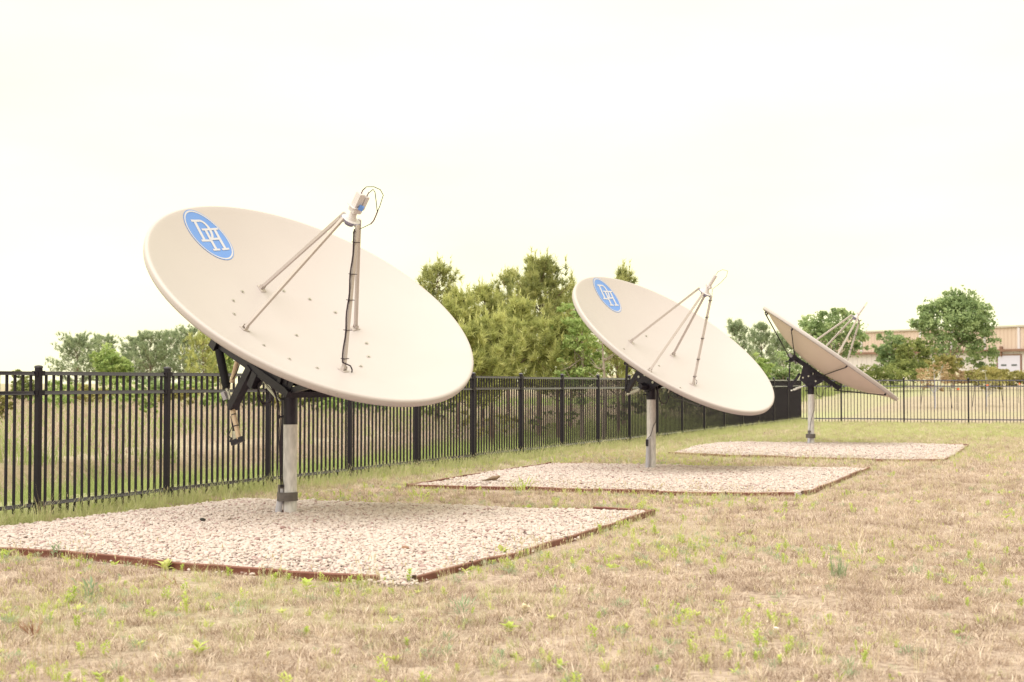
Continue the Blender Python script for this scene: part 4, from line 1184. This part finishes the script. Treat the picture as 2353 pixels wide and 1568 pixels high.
def pine_tree(label, X, Y, H, wd, mk, seed, full=1.4, needle=.21, nw=.03, per=18, tufts=520, base=.16, group=None, shape=.9, candles=True, bark=None, whorl_tilt=.35):
    r = np.random.default_rng(seed); z0 = float(height(X, Y))
    wd *= full; tufts = int(tufts * .95)
    root = thing('pine_tree', label, 'tree', (X, Y, z0), 0, group)
    mb = MB(); O = Vector((X, Y, z0))
    lean = r.normal(size=2) * .012 * H
    def tp(u): return O + Vector((lean[0] * u * u, lean[1] * u * u, H * u * .97))
    tr = .012 * H + .015
    mb.tube([O - Vector((0, 0, .2))] + [tp(u) for u in (.15, .4, .7, 1)], [tr, tr * .85, tr * .6, tr * .35, tr * .1], 8)
    P = []; D = []
    nw_ = max(9, int(H / .30) if H < 8 else int(H / .6))
    tips = []
    for i in range(nw_):
        u = base + (1 - base) * (i + r.uniform(-.3, .3)) / nw_
        u = min(max(u, base * .8), .985)
        prof = (1 - max(0, (u - base) / (1 - base)) ** 2.3) ** (shape * .8) * (.7 + .3 * min(1, (u - base) / .18 + .3))
        Lb = wd / 2 * max(.06, prof)
        nb = r.integers(3, 6); a0 = r.uniform(0, 6.28)
        for k in range(nb):
            a = a0 + 6.283 * k / nb + r.uniform(-.35, .35); L_ = Lb * r.uniform(.6, 1.18)
            ti = whorl_tilt + .5 * u + r.uniform(-.15, .2)
            d0 = np.array([math.cos(a) * math.cos(ti), math.sin(a) * math.cos(ti), math.sin(ti)])
            s0 = np.array(tp(u)); e0 = s0 + d0 * L_ + np.array([0, 0, L_ * L_ * .06])
            md = (s0 + e0) / 2 - np.array([0, 0, L_ * .05])
            mb.tube([s0, md, e0], [tr * .30 * (1 - .6 * u), tr * .18, tr * .06], 5, cap=False)
            nt_ = max(2, int(r.poisson(tufts / (nw_ * 4.2) * (.5 + L_ / (wd / 2)))))
            for q in range(nt_):
                w = r.uniform(.35, 1.0) ** .8
                c = (s0 * (1 - w) ** 2 + 2 * md * w * (1 - w) + e0 * w * w)
                sp = .06 * L_ + needle * .25
                c = c + r.normal(size=3) * sp * np.array([1, 1, .6])
                P.append(c); dd = d0 * .8 + np.array([0, 0, .75]) + r.normal(size=3) * .35; D.append(dd / np.linalg.norm(dd))
            tips.append(e0)
    for e in tips + [np.array(tp(1.0))]:
        P.append(np.array(e)); D.append(np.array([r.normal() * .12, r.normal() * .12, 1.0]))
    P = np.array(P); D = np.array(D); D /= np.linalg.norm(D, axis=1)[:, None]
    m_ = len(P); N = m_ * per
    tuft_tone = r.uniform(0, 1, m_)
    Pi = np.repeat(P, per, 0); Di = np.repeat(D, per, 0)
    sp = r.normal(size=(N, 3)); sp /= np.linalg.norm(sp, axis=1)[:, None]
    dirn = Di * .75 + sp * .8; dirn /= np.linalg.norm(dirn, axis=1)[:, None]
    st = Pi + Di * (r.uniform(-.35, .35, (N, 1)) * needle)
    ln = needle * r.uniform(.65, 1.15, (N, 1))
    sd = np.cross(dirn, r.normal(size=(N, 3))); sd /= np.linalg.norm(sd, axis=1)[:, None]
    V = np.stack([st - sd * nw / 2, st + sd * nw / 2, st + dirn * ln], 1).reshape(-1, 3)
    tone = np.repeat(np.repeat(tuft_tone, per), 3)
    if candles:                                                    # spring shoots standing up at the tips
        T = np.array(tips + [np.array(tp(1.0))]); k = r.random(len(T)) < .75; T = T[k]
        if len(T):
            q = np.repeat(T, 10, 0); h = needle * 2.0 * r.uniform(.5, 1.2, (len(q), 1)); up = np.array([0, 0, 1.0])
            stc = q + up * h * r.uniform(0, .9, (len(q), 1)); dn = up * .9 + r.normal(size=q.shape) * .33; dn /= np.linalg.norm(dn, axis=1)[:, None]
            sd = np.cross(dn, r.normal(size=q.shape)); sd /= np.linalg.norm(sd, axis=1)[:, None]
            V = np.concatenate([V, np.stack([stc - sd * nw * .6, stc + sd * nw * .6, stc + dn * needle * .8], 1).reshape(-1, 3)])
            tone = np.concatenate([tone, np.full(len(q) * 3, .8)])
    V = V - np.array([X, Y, z0])
    V[:, 2] = np.maximum(V[:, 2], .02)
    link('crown', set_tone(np_mesh('crown', V, np.arange(len(V)).reshape(-1, 3), LM[mk]), tone), root)
    mb.build('trunk', bark or M_bark, root, True)
    return root

def bare_tree(label, X, Y, H, seed):
    r = random.Random(seed); z0 = float(height(X, Y)); root = thing('bare_tree', label, 'tree', (X, Y, z0))
    mb = MB()
    mb.tube([(X, Y, z0 - .1), (X + .05, Y, z0 + H * .5), (X - .03, Y, z0 + H)], [.06, .045, .012], 8); mb.build('trunk', M_bark2, root, True)
    mb = MB()
    for i in range(22):
        u = r.uniform(.25, .95); a = r.uniform(0, 6.28); L_ = H * .38 * (1.1 - u); p = Vector((X + .02, Y, z0 + H * u))
        q = p + Vector((math.cos(a) * L_, math.sin(a) * L_, L_ * r.uniform(.1, .6))); mb.tube([p, p.lerp(q, .5) - Vector((0, 0, .04)), q], [.018, .011, .004], 5)
        for j in range(2):
            s = p.lerp(q, r.uniform(.4, .8)); e = s + Vector((r.uniform(-.3, .3), r.uniform(-.3, .3), r.uniform(.05, .3))); mb.tube([s, e], [.007, .003], 4)
    mb.build('branches', M_bark2, root, True)
    return root

PX = lambda u, Y: (u - 1176.5) / 3200 * Y             # lateral place of a thing seen at that bearing
def hgt_of(v, X, Y): return 1.61 + (881 - v) / 3200 * Y - float(height(X, Y))

# pines beyond the fence, left, far across the field
far_pines = [
    (178, 780, 150, 84, 'loose grey green pine at the left end of the far tree line'),
    (240, 775, 168, 66, 'dark pine showing behind the light green round tree on the left'),
    (312, 777, 172, 62, 'grey green pine just right of the light green round tree'),
    (345, 767, 162, 72, 'tallest grey green pine in the left tree line, brown trunk showing'),
    (392, 768, 170, 70, 'grey green pine between the tallest left pine and the broad one'),
    (437, 762, 166, 86, 'broad grey green pine left of the yellow green pine behind the lever arm')]
for i, (u, v, Y, w, lb) in enumerate(far_pines):
    X = PX(u, Y); pine_tree(lb, X, Y, hgt_of(v, X, Y), w / 3200 * Y * 1.1, 'pine_far', 100 + i, needle=.36, nw=.052, per=16, tufts=680, base=.2, group='pines across the left field', shape=.55, candles=False, whorl_tilt=.15)
def lt(name, lb, cat, u, v, Y, w, mk, n, size, seed, **k):
    X = PX(u, Y); return leafy_tree(name, lb, cat, X, Y, hgt_of(v, X, Y), w / 3200 * Y, mk, n, size, seed, **k)
lt('leafy_tree', 'light green round tree in front of the far left pines', 'tree', 258, 788, 138, 100, 'leaf_light', 5200, .30, 120)
lt('leafy_tree', 'green leafy tree partly hidden behind the rim of the nearest dish', 'tree', 508, 771, 150, 76, 'leaf_light', 3000, .32, 121)
X = PX(468, 105); pine_tree('yellow green pine standing behind the lever arm of the nearest dish', X, 105, hgt_of(777, X, 105), 2.9, 'pine_yellow', 122, needle=.28, nw=.045, per=13, tufts=420, base=.2, shape=.7)
lt('cedar_tree', 'small pointed dark cedar seen through the fence at the far left', 'tree', 52, 842, 78, 62, 'leaf_dark', 3200, .12, 123, lobes=[(0, 0, .9, .68, .68, .75), (-.28, 0, 1.75, .32, .32, .75), (.25, .1, 1.4, .4, .4, .7)])
lt('cedar_tree', 'yellowish cedar seen through the fence at the left picture edge', 'tree', 6, 893, 42, 56, 'leaf_yellow', 1500, .09, 124)
lt('shrub', 'low green shrub under the leftmost far pine', 'shrub', 150, 872, 110, 110, 'leaf_light', 1500, .2, 125, trunk=False)
lt('shrub', 'green shrub below the light green round tree', 'shrub', 262, 868, 112, 120, 'leaf_light', 1500, .2, 126, trunk=False)
lt('shrub', 'low grey green shrub left of the second full fence post', 'shrub', 352, 868, 108, 110, 'leaf', 1500, .2, 127, trunk=False)
lt('shrub', 'low green shrub right of the second full fence post', 'shrub', 445, 865, 104, 120, 'leaf_light', 1500, .2, 128, trunk=False)
lt('sapling', 'thin light green sapling seen through the pickets left of the second full post', 'tree', 342, 880, 44, 44, 'leaf_light', 700, .10, 129, base=.1)
for i, (u, v, Y, w, mk, lb) in enumerate([
    (120, 893, 66, 120, 'leaf_light', 'light green low bush seen through the fence just right of the first full post'),
    (205, 884, 72, 130, 'leaf_yellow', 'yellow green low bush under the leftmost pines, seen through the pickets'),
    (300, 890, 62, 120, 'leaf_light', 'light green low bush below the tallest left pine, seen through the pickets'),
    (410, 886, 66, 110, 'leaf_yellow', 'yellow green low bush right of the second full post, seen through the pickets'),
    (490, 890, 60, 100, 'leaf_light', 'light green low bush behind the lever arm of the nearest dish'),
    (650, 893, 58, 120, 'leaf_yellow', 'yellow green low bush behind the nearest mast'),
    (790, 892, 54, 130, 'leaf_light', 'light green low bush behind the fence under the nearest dish rim')]):
    lt('shrub', lb, 'shrub', u, v, Y, w, mk, 1100, .15, 330 + i, trunk=False)
lt('shrub', 'olive shrub seen through the fence left of the nearest mast', 'shrub', 590, 885, 60, 110, 'leaf_dark', 1500, .14, 130, trunk=False)
lt('shrub', 'olive shrub seen through the fence right of the nearest mast', 'shrub', 720, 880, 55, 120, 'leaf_dark', 1500, .14, 131, trunk=False)
lt('shrub', 'dark green shrub seen through the fence under the lower rim of the nearest dish', 'shrub', 850, 880, 50, 130, 'leaf', 1600, .13, 132, trunk=False)

# young pines close behind the fence, between the first two dishes
mid_pines = [
    (1003, 608, 46, 100, 'pine', 'dark pine rising behind the right rim of the nearest dish', 620),
    (1052, 668, 42, 110, 'pine_yellow', 'yellow green bushy pine against the right rim of the nearest dish', 720),
    (1108, 655, 44, 110, 'pine_yellow', 'yellow green pine with pale upright shoots left of the spindly pine', 760),
    (1168, 622, 50, 80, 'pine', 'spindly pine with thin top left of the tallest pine', 330),
    (1238, 602, 43, 132, 'pine', 'tallest pine between the first and second dish, round topped', 900),
    (1196, 690, 38.5, 110, 'pine_yellow', 'olive pine in front of the tallest pine', 640),
    (1130, 735, 37, 130, 'pine_yellow', 'low yellow green pine standing over the fence, left of the tallest pine', 760),
    (1312, 668, 47, 84, 'pine', 'narrow dark pine right of the tallest pine', 430),
    (1282, 742, 38, 118, 'pine_yellow', 'low olive pine standing over the fence below the tallest pine', 560),
    (1433, 612, 49, 74, 'pine', 'pine with a sparse tufted top above the middle dish', 360),
    (1420, 735, 43, 130, 'pine_yellow', 'olive pine partly behind the left rim of the middle dish', 560),
    (1085, 760, 36, 110, 'pine_yellow', 'short bushy pine beside the fence post right of the nearest dish', 560)]
for i, (u, v, Y, w, mk, lb, tf) in enumerate(mid_pines):
    X = PX(u, Y); pine_tree(lb, X, Y, hgt_of(v, X, Y), w / 3200 * Y * 1.06, mk, 200 + i, full=1.55 if i in (0, 4) else 1.45, shape=.62 if i in (0, 4) else .85, tufts=int(tf * (.85 if i in (0, 4) else .70)), base=min(.36, 1.42 / hgt_of(v, X, Y)) if i not in (3, 9) else .36, group='young pines behind the fence', per=20)
lt('leafy_tree', 'light green loose leafed tree left of the middle dish', 'tree', 1338, 668, 37.5, 140, 'leaf_light', 3600, .10, 220, base=.25)
X = PX(1386, 36); bare_tree('bare grey branched tree under the left rim of the middle dish', X, 36, hgt_of(772, X, 36), 221)
lt('shrub', 'dark undergrowth shrub below the pines left of the tallest trunk', 'shrub', 1120, 935, 41, 150, 'leaf_yellow', 420, .10, 222, trunk=False)
lt('shrub', 'brown green undergrowth shrub below the tallest pine', 'shrub', 1275, 940, 42, 150, 'leaf_dark', 380, .10, 223, trunk=False)
lt('shrub', 'dark undergrowth shrub behind the middle mast', 'shrub', 1450, 905, 44, 170, 'leaf_dark', 600, .11, 224, trunk=False)
lt('shrub', 'olive undergrowth shrub behind the middle dish low rim', 'shrub', 1590, 890, 56, 190, 'leaf_dark', 1800, .13, 225, trunk=False)
lt('shrub', 'olive thicket seen through the fence behind the nearest dish low rim', 'shrub', 985, 900, 46, 160, 'leaf_dark', 520, .11, 226, trunk=False)
for i, (u, v, Y, w, lb) in enumerate([(1505, 740, 58, 110, 'pine hidden mostly behind the face of the middle dish'), (1575, 770, 62, 100, 'pine behind the right half of the middle dish')]):
    X = PX(u, Y); pine_tree(lb, X, Y, hgt_of(v, X, Y), w / 3200 * Y, 'pine', 240 + i, tufts=420, group='young pines behind the fence')

# trees between the middle and the farthest dish
for i, (u, v, Y, w, mk, lb) in enumerate([
    (1694, 738, 84, 74, 'pine_far', 'bluish pine with pointed top right of the middle dish'),
    (1752, 744, 88, 66, 'pine_far', 'grey green pine left of the farthest dish'),
    (1655, 780, 80, 80, 'pine_far', 'pine half hidden behind the right rim of the middle dish'),
    (1800, 772, 90, 80, 'pine_far', 'grey green pine behind the upper tip of the farthest dish')]):
    X = PX(u, Y); pine_tree(lb, X, Y, hgt_of(v, X, Y), w / 3200 * Y * 1.15, mk, 260 + i, needle=.26, nw=.035, per=14, tufts=520, base=.1, group='pines between the middle and farthest dishes', candles=False, shape=.7)
lt('leafy_tree', 'light green bushy tree left of the farthest mast', 'tree', 1735, 806, 70, 86, 'leaf_light', 2600, .15, 270)
lt('leafy_tree', 'green bushy tree behind the mount of the farthest dish', 'tree', 1800, 800, 72, 90, 'leaf', 2600, .15, 271)
lt('leafy_tree', 'open crowned green tree behind the feed of the farthest dish', 'tree', 1908, 699, 96, 176, 'leaf', 5200, .21, 272, base=.25)
lt('leafy_tree', 'green tree half hidden by the farthest dish, left of its feed', 'tree', 1852, 742, 100, 92, 'leaf', 2600, .21, 273)
# right of the farthest dish, before the warehouse
lt('leafy_tree', 'slim light green tree in front of the warehouse, left of the large round tree', 'tree', 2046, 748, 122, 86, 'leaf', 3200, .26, 280)
BW = 118 / 3200 * 214
lt('leafy_tree', 'large round green tree standing in front of the warehouse', 'tree', 2190, 668, 118, 214, 'leaf', 12500, .25, 281, lobes=[
    (0, 0, 5.6, 2.7, 2.5, 2.3), (.9, 0, 6.6, 2.0, 2.0, 1.9), (-1.0, .3, 6.5, 1.7, 1.7, 1.5), (2.4, 0, 4.3, 1.3, 1.5, 1.9), (-2.6, 0, 5.9, .95, 1.0, 1.3), (1.8, -.5, 5.6, 1.6, 1.6, 1.8), (-.2, 0, 3.4, 2.4, 2.2, 1.7), (2.6, .2, 2.6, 1.2, 1.3, 1.3), (.3, .2, 7.4, 1.2, 1.2, .95)])
lt('leafy_tree', 'dark olive tree at the left foot of the large round tree', 'tree', 2098, 765, 112, 100, 'leaf_dark', 3600, .21, 282)
for i, (u, v, Y, w, mk, lb) in enumerate([
    (1930, 846, 96, 150, 'leaf_dark', 'dark clipped shrub behind the lower rim of the farthest dish'),
    (2020, 836, 98, 150, 'leaf_dark', 'wide dark olive shrub left of the far fence post'),
    (2085, 820, 100, 120, 'leaf_dark', 'tall olive shrub below the dark olive tree'),
    (2160, 812, 101, 110, 'leaf_yellow', 'bright yellow green shrub below the large round tree'),
    (2262, 838, 99, 110, 'leaf_yellow', 'yellow green shrub at the right foot of the large round tree'),
    (2325, 848, 104, 90, 'leaf_yellow', 'olive yellow bush under the white dock door'),
    (2385, 842, 100, 90, 'leaf_yellow', 'green bush at the right picture edge under the warehouse'),
    (2215, 845, 108, 110, 'leaf_tan', 'tan twiggy bush below the large round tree')]):
    lt('shrub', lb, 'shrub', u, v, Y, w, mk, 2200, .17, 290 + i, trunk=False)
# staked young trees beyond the far fence
def young(lb, u, v, Y, w, mk, seed):
    X = PX(u, Y); z0 = float(height(X, Y)); H = hgt_of(v, X, Y)
    ro = leafy_tree('young_tree', lb, 'tree', X, Y, H, w / 3200 * Y, mk, 620, .13, seed, base=.42, bark=M_pvc, lobes=[(0, 0, H * .68, w / 6400 * Y * .9, w / 6400 * Y * .9, H * .28), (.2, 0, H * .5, w / 6400 * Y * .6, .5, H * .14)])
    for k in (-1, 1):
        mb = MB(); mb.tube([(X + .85 * k, Y - .2, z0 - .1), (X + .70 * k, Y - .2, z0 + 1.2)], .016, 6); mb.build('stake', M_steel, ro)
    return ro
young('tan leafed staked young tree beyond the far fence, left of the farther right post', 2148, 826, 74, 100, 'leaf_tan', 310)
young('yellow green staked young tree just right of the farther right fence post', 2266, 838, 76, 92, 'leaf_yellow', 311)

# ------------------------------------------------------------------ warehouse
def warehouse():
    m_wall = mat('white_metal_wall', (.54, .48, .50), (.59, .53, .55), rough=.6, scale=.4, stretch=(1, 1, .2))
    m_clad = mat('tan_metal_cladding', (.54, .415, .37), (.575, .45, .405), rough=.6, scale=.5, stretch=(1, 1, .2))
    m_seam = mat('white_downpipe', (.58, .53, .60), rough=.5)
    m_gut = mat('brown_gutter', (.17, .09, .07), (.22, .12, .09), rough=.5, scale=1)
    m_roof = mat('grey_metal_roof', (.42, .37, .34), (.48, .43, .39), rough=.5, scale=.3)
    m_door = mat('white_dock_door', (.54, .51, .66), rough=.5)
    m_glass = mat('dark_glass', (.10, .11, .13), rough=.1)
    A = Vector((46.0, 216.5, 0)); B = Vector((84.0, 165.1, 0))
    d = (B - A).normalized(); nin = Vector((-d.y, d.x, 0));
    if nin.y < 0: nin = -nin
    Lw = (B - A).length; H = 9.15; E = 6.05
    root = thing('warehouse', 'long tan and white metal warehouse with a white dock door, behind the large round tree', 'building', (A.x, A.y, 0))
    Z = Vector((0, 0, 1)); D2 = 30
    mid = A + d * Lw / 2
    mb = MB(); mb.box(mid + nin * D2 / 2 + Z * (E / 2 - .5), d, nin, Z, Lw / 2, D2 / 2, E / 2 + .5); mb.build('wall', m_wall, root)
    mb = MB(); mb.box(mid + nin * D2 / 2 + Z * (H + .12), d, nin, Z, Lw / 2 + .3, D2 / 2 + .3, .12); mb.build('roof', m_roof, root)
    bay = 5.3; nb = int(Lw / bay)
    for i in range(nb):
        c = A + d * (bay * (i + .5))
        mb = MB(); mb.box(c + nin * (D2 / 2) + Z * (E + (H - E) / 2), d, nin, Z, bay / 2 - .03, D2 / 2 + .06, (H - E) / 2)
        for k in range(1, 9): mb.box(c + d * (bay * (k / 9 - .5)) - nin * .085 + Z * (E + (H - E) / 2), d, nin, Z, .045, .03, (H - E) / 2 - .05)
        mb.build('cladding_panel', m_clad, root)
        mb = MB(); mb.box(A + d * (bay * i) - nin * .16 + Z * (E + (H - E) / 2), d, nin, Z, .17, .06, (H - E) / 2 - .02); mb.build('downpipe', m_seam, root)
        for k in range(6):
            mb = MB(); mb.box(A + d * (bay * i + bay * (k + .5) / 6) - nin * .02 + Z * (E / 2), d, nin, Z, bay / 12 - .035, .02, E / 2 - .1); mb.build('wall_panel', m_wall, root)
    mb = MB(); mb.box(mid - nin * .28 + Z * E, d, nin, Z, Lw / 2, .24, .16); mb.build('gutter', m_gut, root)
    # dock door with two small panes
    k = None
    for i in range(4000):
        p = A + d * (Lw * i / 4000)
        if 1176.5 + 3200 * p.x / p.y > 2320: k = p; break
    dz0, dz1 = 2.9, 5.35
    mb = MB(); mb.box(k - nin * .11 + Z * ((dz0 + dz1) / 2), d, nin, Z, 1.7, .05, (dz1 - dz0) / 2); door = mb.build('dock_door', m_door, root)
    for s in (-.8, .8):
        mb = MB(); mb.box(k + d * s - nin * .17 + Z * 4.05, d, nin, Z, .42, .01, .12); mb.build('window', m_glass, door)
    mb = MB()
    mb.box(k - nin * .12 + Z * (dz1 + .09), d, nin, Z, 1.9, .08, .08)
    for s in (-1.8, 1.8): mb.box(k + d * s - nin * .12 + Z * ((dz0 + dz1) / 2), d, nin, Z, .09, .08, (dz1 - dz0) / 2)
    mb.build('door_frame', m_gut, door)
    mb = MB(); mb.box(k - d * 1.1 - nin * .3 + Z * 5.8, d, nin, Z, .09, .09, .55); mb.box(k - d * 1.1 - nin * .3 + Z * 6.4, d, nin, Z, .2, .12, .2); mb.build('wall_lamp', m_gut, root)
warehouse()

# marker flags in the field
M_orange = mat('orange_flag', (.85, .22, .09), rough=.6)
for (u, v, Y, lb) in ((2265, 884, 68, 'small orange marker flag beside the yellow green staked tree'), (2198, 892, 72, 'small orange marker flag between the two staked young trees'), (2340, 880, 80, 'small orange marker flag near the right picture edge')):
    X = PX(u, Y); z0 = float(height(X, Y)); zt = 1.61 + (881 - v) / 3200 * Y
    ro = thing('marker_flag', lb, 'flag', (X, Y, z0), 0, 'orange marker flags in the far field')
    mb = MB(); mb.tube([(X, Y, z0 - .05), (X, Y, max(zt, z0 + .5))], .012, 6); mb.build('stake', M_steel, ro)
    mb = MB(); zz = max(zt, z0 + .5); mb.box((X + .07, Y, zz - .05), (1, 0, 0), (0, 1, 0), (0, 0, 1), .06, .004, .05); mb.build('flag', M_orange, ro)

# ------------------------------------------------------------------ single weeds and small things in the yard
def weed(label, x, y, me, s=1.0, rz=0, name='weed', cat='weed'):
    o = link(name, me, None, (x, y, float(height(x, y)) - .004), (0, 0, rz)); o.scale = (s, s, s)
    return tag(o, label, cat)
R2 = random.Random(17)
def M2(key): return LM[key]
def clump_mesh(n, h, spread, m, leafy=True):
    V = []; Q = []
    for i in range(n):
        a = R2.uniform(0, 6.28); rr = spread * R2.random(); bx, by = rr * math.cos(a), rr * math.sin(a); hh = h * R2.uniform(.6, 1.05)
        lx, ly = math.cos(a) * R2.uniform(0, .22), math.sin(a) * R2.uniform(0, .22)
        for (sx, sy) in ((.0022, 0), (0, .0022)):
            o = len(V); V += [(bx - sx, by - sy, 0), (bx + sx, by + sy, 0), (bx + lx * hh + sx * .4, by + ly * hh + sy * .4, hh), (bx + lx * hh - sx * .4, by + ly * hh - sy * .4, hh)]; Q.append((o, o + 1, o + 2, o + 3))
        if leafy:
            for k in range(7):
                u = R2.uniform(.05, .6); b = R2.uniform(0, 6.28)
                leaf_quad(V, Q, (bx + lx * hh * u, by + ly * hh * u, hh * u), (math.cos(b) * .45, math.sin(b) * .45, 1), h * .22, h * .035, (0, 0, 1))
    return np_mesh('clump', V, Q, m)
def broad_mesh(n, h, m, up=(.35, 1.2)):
    V = []; Q = []; h *= .78
    for k in range(n):
        a = k * 2.4 + R2.uniform(-.3, .3); zz = h * .5 * R2.random()
        leaf_quad(V, Q, (0, 0, zz), (math.cos(a), math.sin(a), R2.uniform(*up)), h * R2.uniform(.55, .95), h * .40, (0, 0, 1))
    o = len(V); V += [(-.003, 0, 0), (.003, 0, 0), (.002, 0, h * .6), (-.002, 0, h * .6)]; Q.append((o, o + 1, o + 2, o + 3))
    return np_mesh('broad_leaves', V, Q, m)
def twig_mesh(n, h, m):
    V = []; Q = []
    for i in range(n):
        a = R2.uniform(0, 6.28); e = R2.uniform(.5, 1.1); L_ = h * R2.uniform(.6, 1.1)
        d = Vector((math.cos(a) * math.cos(e), math.sin(a) * math.cos(e), math.sin(e)))
        for j in range(1 + 3):
            if j == 0: p, q = Vector((0, 0, 0)), d * L_
            else:
                u = R2.uniform(.3, .8); p = d * L_ * u; q = p + (d + Vector((R2.uniform(-.6, .6), R2.uniform(-.6, .6), R2.uniform(-.1, .5)))) * L_ * .3
            for sx in (Vector((.0028, 0, 0)), Vector((0, .0028, 0))):
                o = len(V); V += [tuple(p - sx), tuple(p + sx), tuple(q + sx * .4), tuple(q - sx * .4)]; Q.append((o, o + 1, o + 2, o + 3))
    return np_mesh('twigs', V, Q, m)
weed('tall green and brown stemmed weed clump standing alone on the right lawn', 2.66, 11.41, clump_mesh(16, .26, .06, LM['weed_dull']))
weed('dry brown branching twig weed on the right lawn behind the tall clump', 3.10, 12.4, twig_mesh(7, .42, LM['dead']), 1)
weed('broad leafed light green weed growing against the right edging of the nearest bed', -.10, 13.02, broad_mesh(7, .20, LM['weed']))
weed('low feathery dark green weed patch on the left foreground lawn', -3.18, 10.55, weed_mesh('weed', 'feathery', LM['weed_dull'], R2, .20))
weed('yellowish brown grass tuft alone on the far right lawn', 5.61, 17.42, blades('tuft', 34, .06, .17, .05, .005, .5, LM['stalk'], R2))
weed('broad leafed weed leaning on the front edging near the left picture edge', -4.66, 12.93, broad_mesh(5, .15, LM['weed']))
weed('bright green leafy weed in front of the front edging, left of the nearest mast', -2.99, 12.05, broad_mesh(12, .17, LM['weed']))
weed('spiky green weed beside the front edging joint at the left', -4.18, 12.78, weed_mesh('weed', 'upright', LM['weed_dull'], R2, .16))
weed('orange and yellow leafed weed on the middle foreground lawn', .09, 9.8, broad_mesh(16, .11, LM['stalk'], (.2, .9)))
weed('grey green bushy weed in the centre foreground', -.34, 9.75, weed_mesh('weed', 'feathery', LM['weed_dull'], R2, .16))
weed('bright green leafy weed cluster in the centre foreground', -.02, 9.0, broad_mesh(14, .12, LM['weed']))
weed('light green broad leafed weed in the left foreground near the bottom edge', -1.86, 8.3, broad_mesh(9, .14, LM['weed']))
weed('small reddish brown dead weed at the left foreground', -3.02, 8.86, twig_mesh(9, .16, LM['red']))
weed('tall thin dry stalks rising at the bottom left corner', -2.55, 7.75, clump_mesh(7, .48, .12, LM['stalk'], False))
weed('thin brown dead twig standing on the left lawn before the edging', -2.62, 11.0, twig_mesh(2, .20, LM['red']))
weed('green leafy weed below the front corner gap of the nearest bed', -1.6, 10.9, broad_mesh(10, .14, LM['weed']))
weed('green feathery plant on the grass strip behind the nearest bed', -1.25, 18.6, weed_mesh('weed', 'feathery', LM['weed'], R2, .26))
weed('bright green low plant on the strip before the middle bed', .15, 20.2, weed_mesh('weed', 'feathery', LM['weed'], R2, .30))
weed('thin dry stalk clump on the right lawn beyond the farther bed corner', 5.9, 19.6, clump_mesh(12, .42, .3, LM['stalk'], False))
weed('tall dry grass blades hugging the first full fence post', -5.45, 16.25, blades('tuft', 26, .2, .5, .14, .006, .5, LM['stalk'], R2))

M_black = mat('black_stone', (.02, .018, .018), rough=.6)
M_rust = mat('rust_stone', (.20, .105, .07), (.27, .14, .09), rough=.8, scale=20)
M_paper = mat('white_scrap', (.75, .72, .68), rough=.7)
def pebble(label, x, y, z, s, mm, name='stone', cat='stone', seed=1, rz=0.4):
    o = link(name, stone_mesh(seed, mm), None, (x, y, z), (.1, .1, rz)); o.scale = (s, s, s)
    return tag(o, label, cat)
pebble('black stone lying on the pale gravel left of the nearest mast', -3.42, 15.45, .105, .075, M_black, seed=51)
pebble('rust red stone on the gravel near the front corner of the nearest bed', -.98, 12.9, .095, .085, M_rust, seed=52)
pebble('pale loose stone on the lawn right of the nearest bed', 1.45, 12.2, .02, .06, M_stone, seed=53)
pebble('white scrap of stone on the lower right foreground lawn', 1.72, 9.1, .02, .045, M_paper, seed=54)
pebble('brown dry leaf curl on the lower right foreground lawn', 2.09, 8.31, .02, .07, M_rust, seed=55, name='dry_leaf', cat='leaf')

# bird resting on the middle bed
def bird():
    x, y, z = -.29, 21.75, .092
    m_b = mat('brown_feathers', (.16, .10, .065), (.25, .17, .11), rough=.9, scale=60)
    m_w = mat('grey_brown_wing', (.13, .085, .06), (.21, .15, .105), rough=.9, scale=80)
    root = thing('bird', 'small brown bird crouching on the pale gravel of the middle bed, facing right', 'bird', (x, y, z))
    X = Vector((1, .12, 0)).normalized(); Y = Vector((-.12, 1, 0)).normalized(); Z = Vector((0, 0, 1)); O = Vector((x, y, z))
    st = [(-.135, .004, .006), (-.10, .012, .014), (-.05, .028, .027), (0, .036, .036), (.04, .043, .034), (.065, .056, .026), (.083, .064, .023), (.098, .063, .017), (.106, .059, .006)]
    mb = MB(); mb.tube([O + X * u + Z * w for u, w, r in st], [r for u, w, r in st], 14); mb.build('body', m_b, root, True, 80)
    for k in (-1, 1):
        mb = MB(); mb.tube([O + X * .045 + Y * .026 * k + Z * .046, O + X * .0 + Y * .033 * k + Z * .043, O - X * .06 + Y * .022 * k + Z * .03, O - X * .125 + Y * .008 * k + Z * .018], [.008, .016, .013, .003], 8); mb.build('wing', m_w, root, True, 80)
    mb = MB(); mb.tube([O - X * .09 + Z * .016, O - X * .175 + Z * .006], [.012, .009], 6); mb.build('tail', m_w, root, True)
    mb = MB(); mb.tube([O + X * .103 + Z * .058, O + X * .120 + Z * .054], [.005, .001], 6); mb.build('beak', M_black, root)
    for k in (-1, 1):
        mb = MB(); p = O + X * .088 + Y * .0205 * k + Z * .066; mb.tube([p, p + Y * .002 * k], [.003, .002], 8); mb.build('eye', M_black, root)
bird()
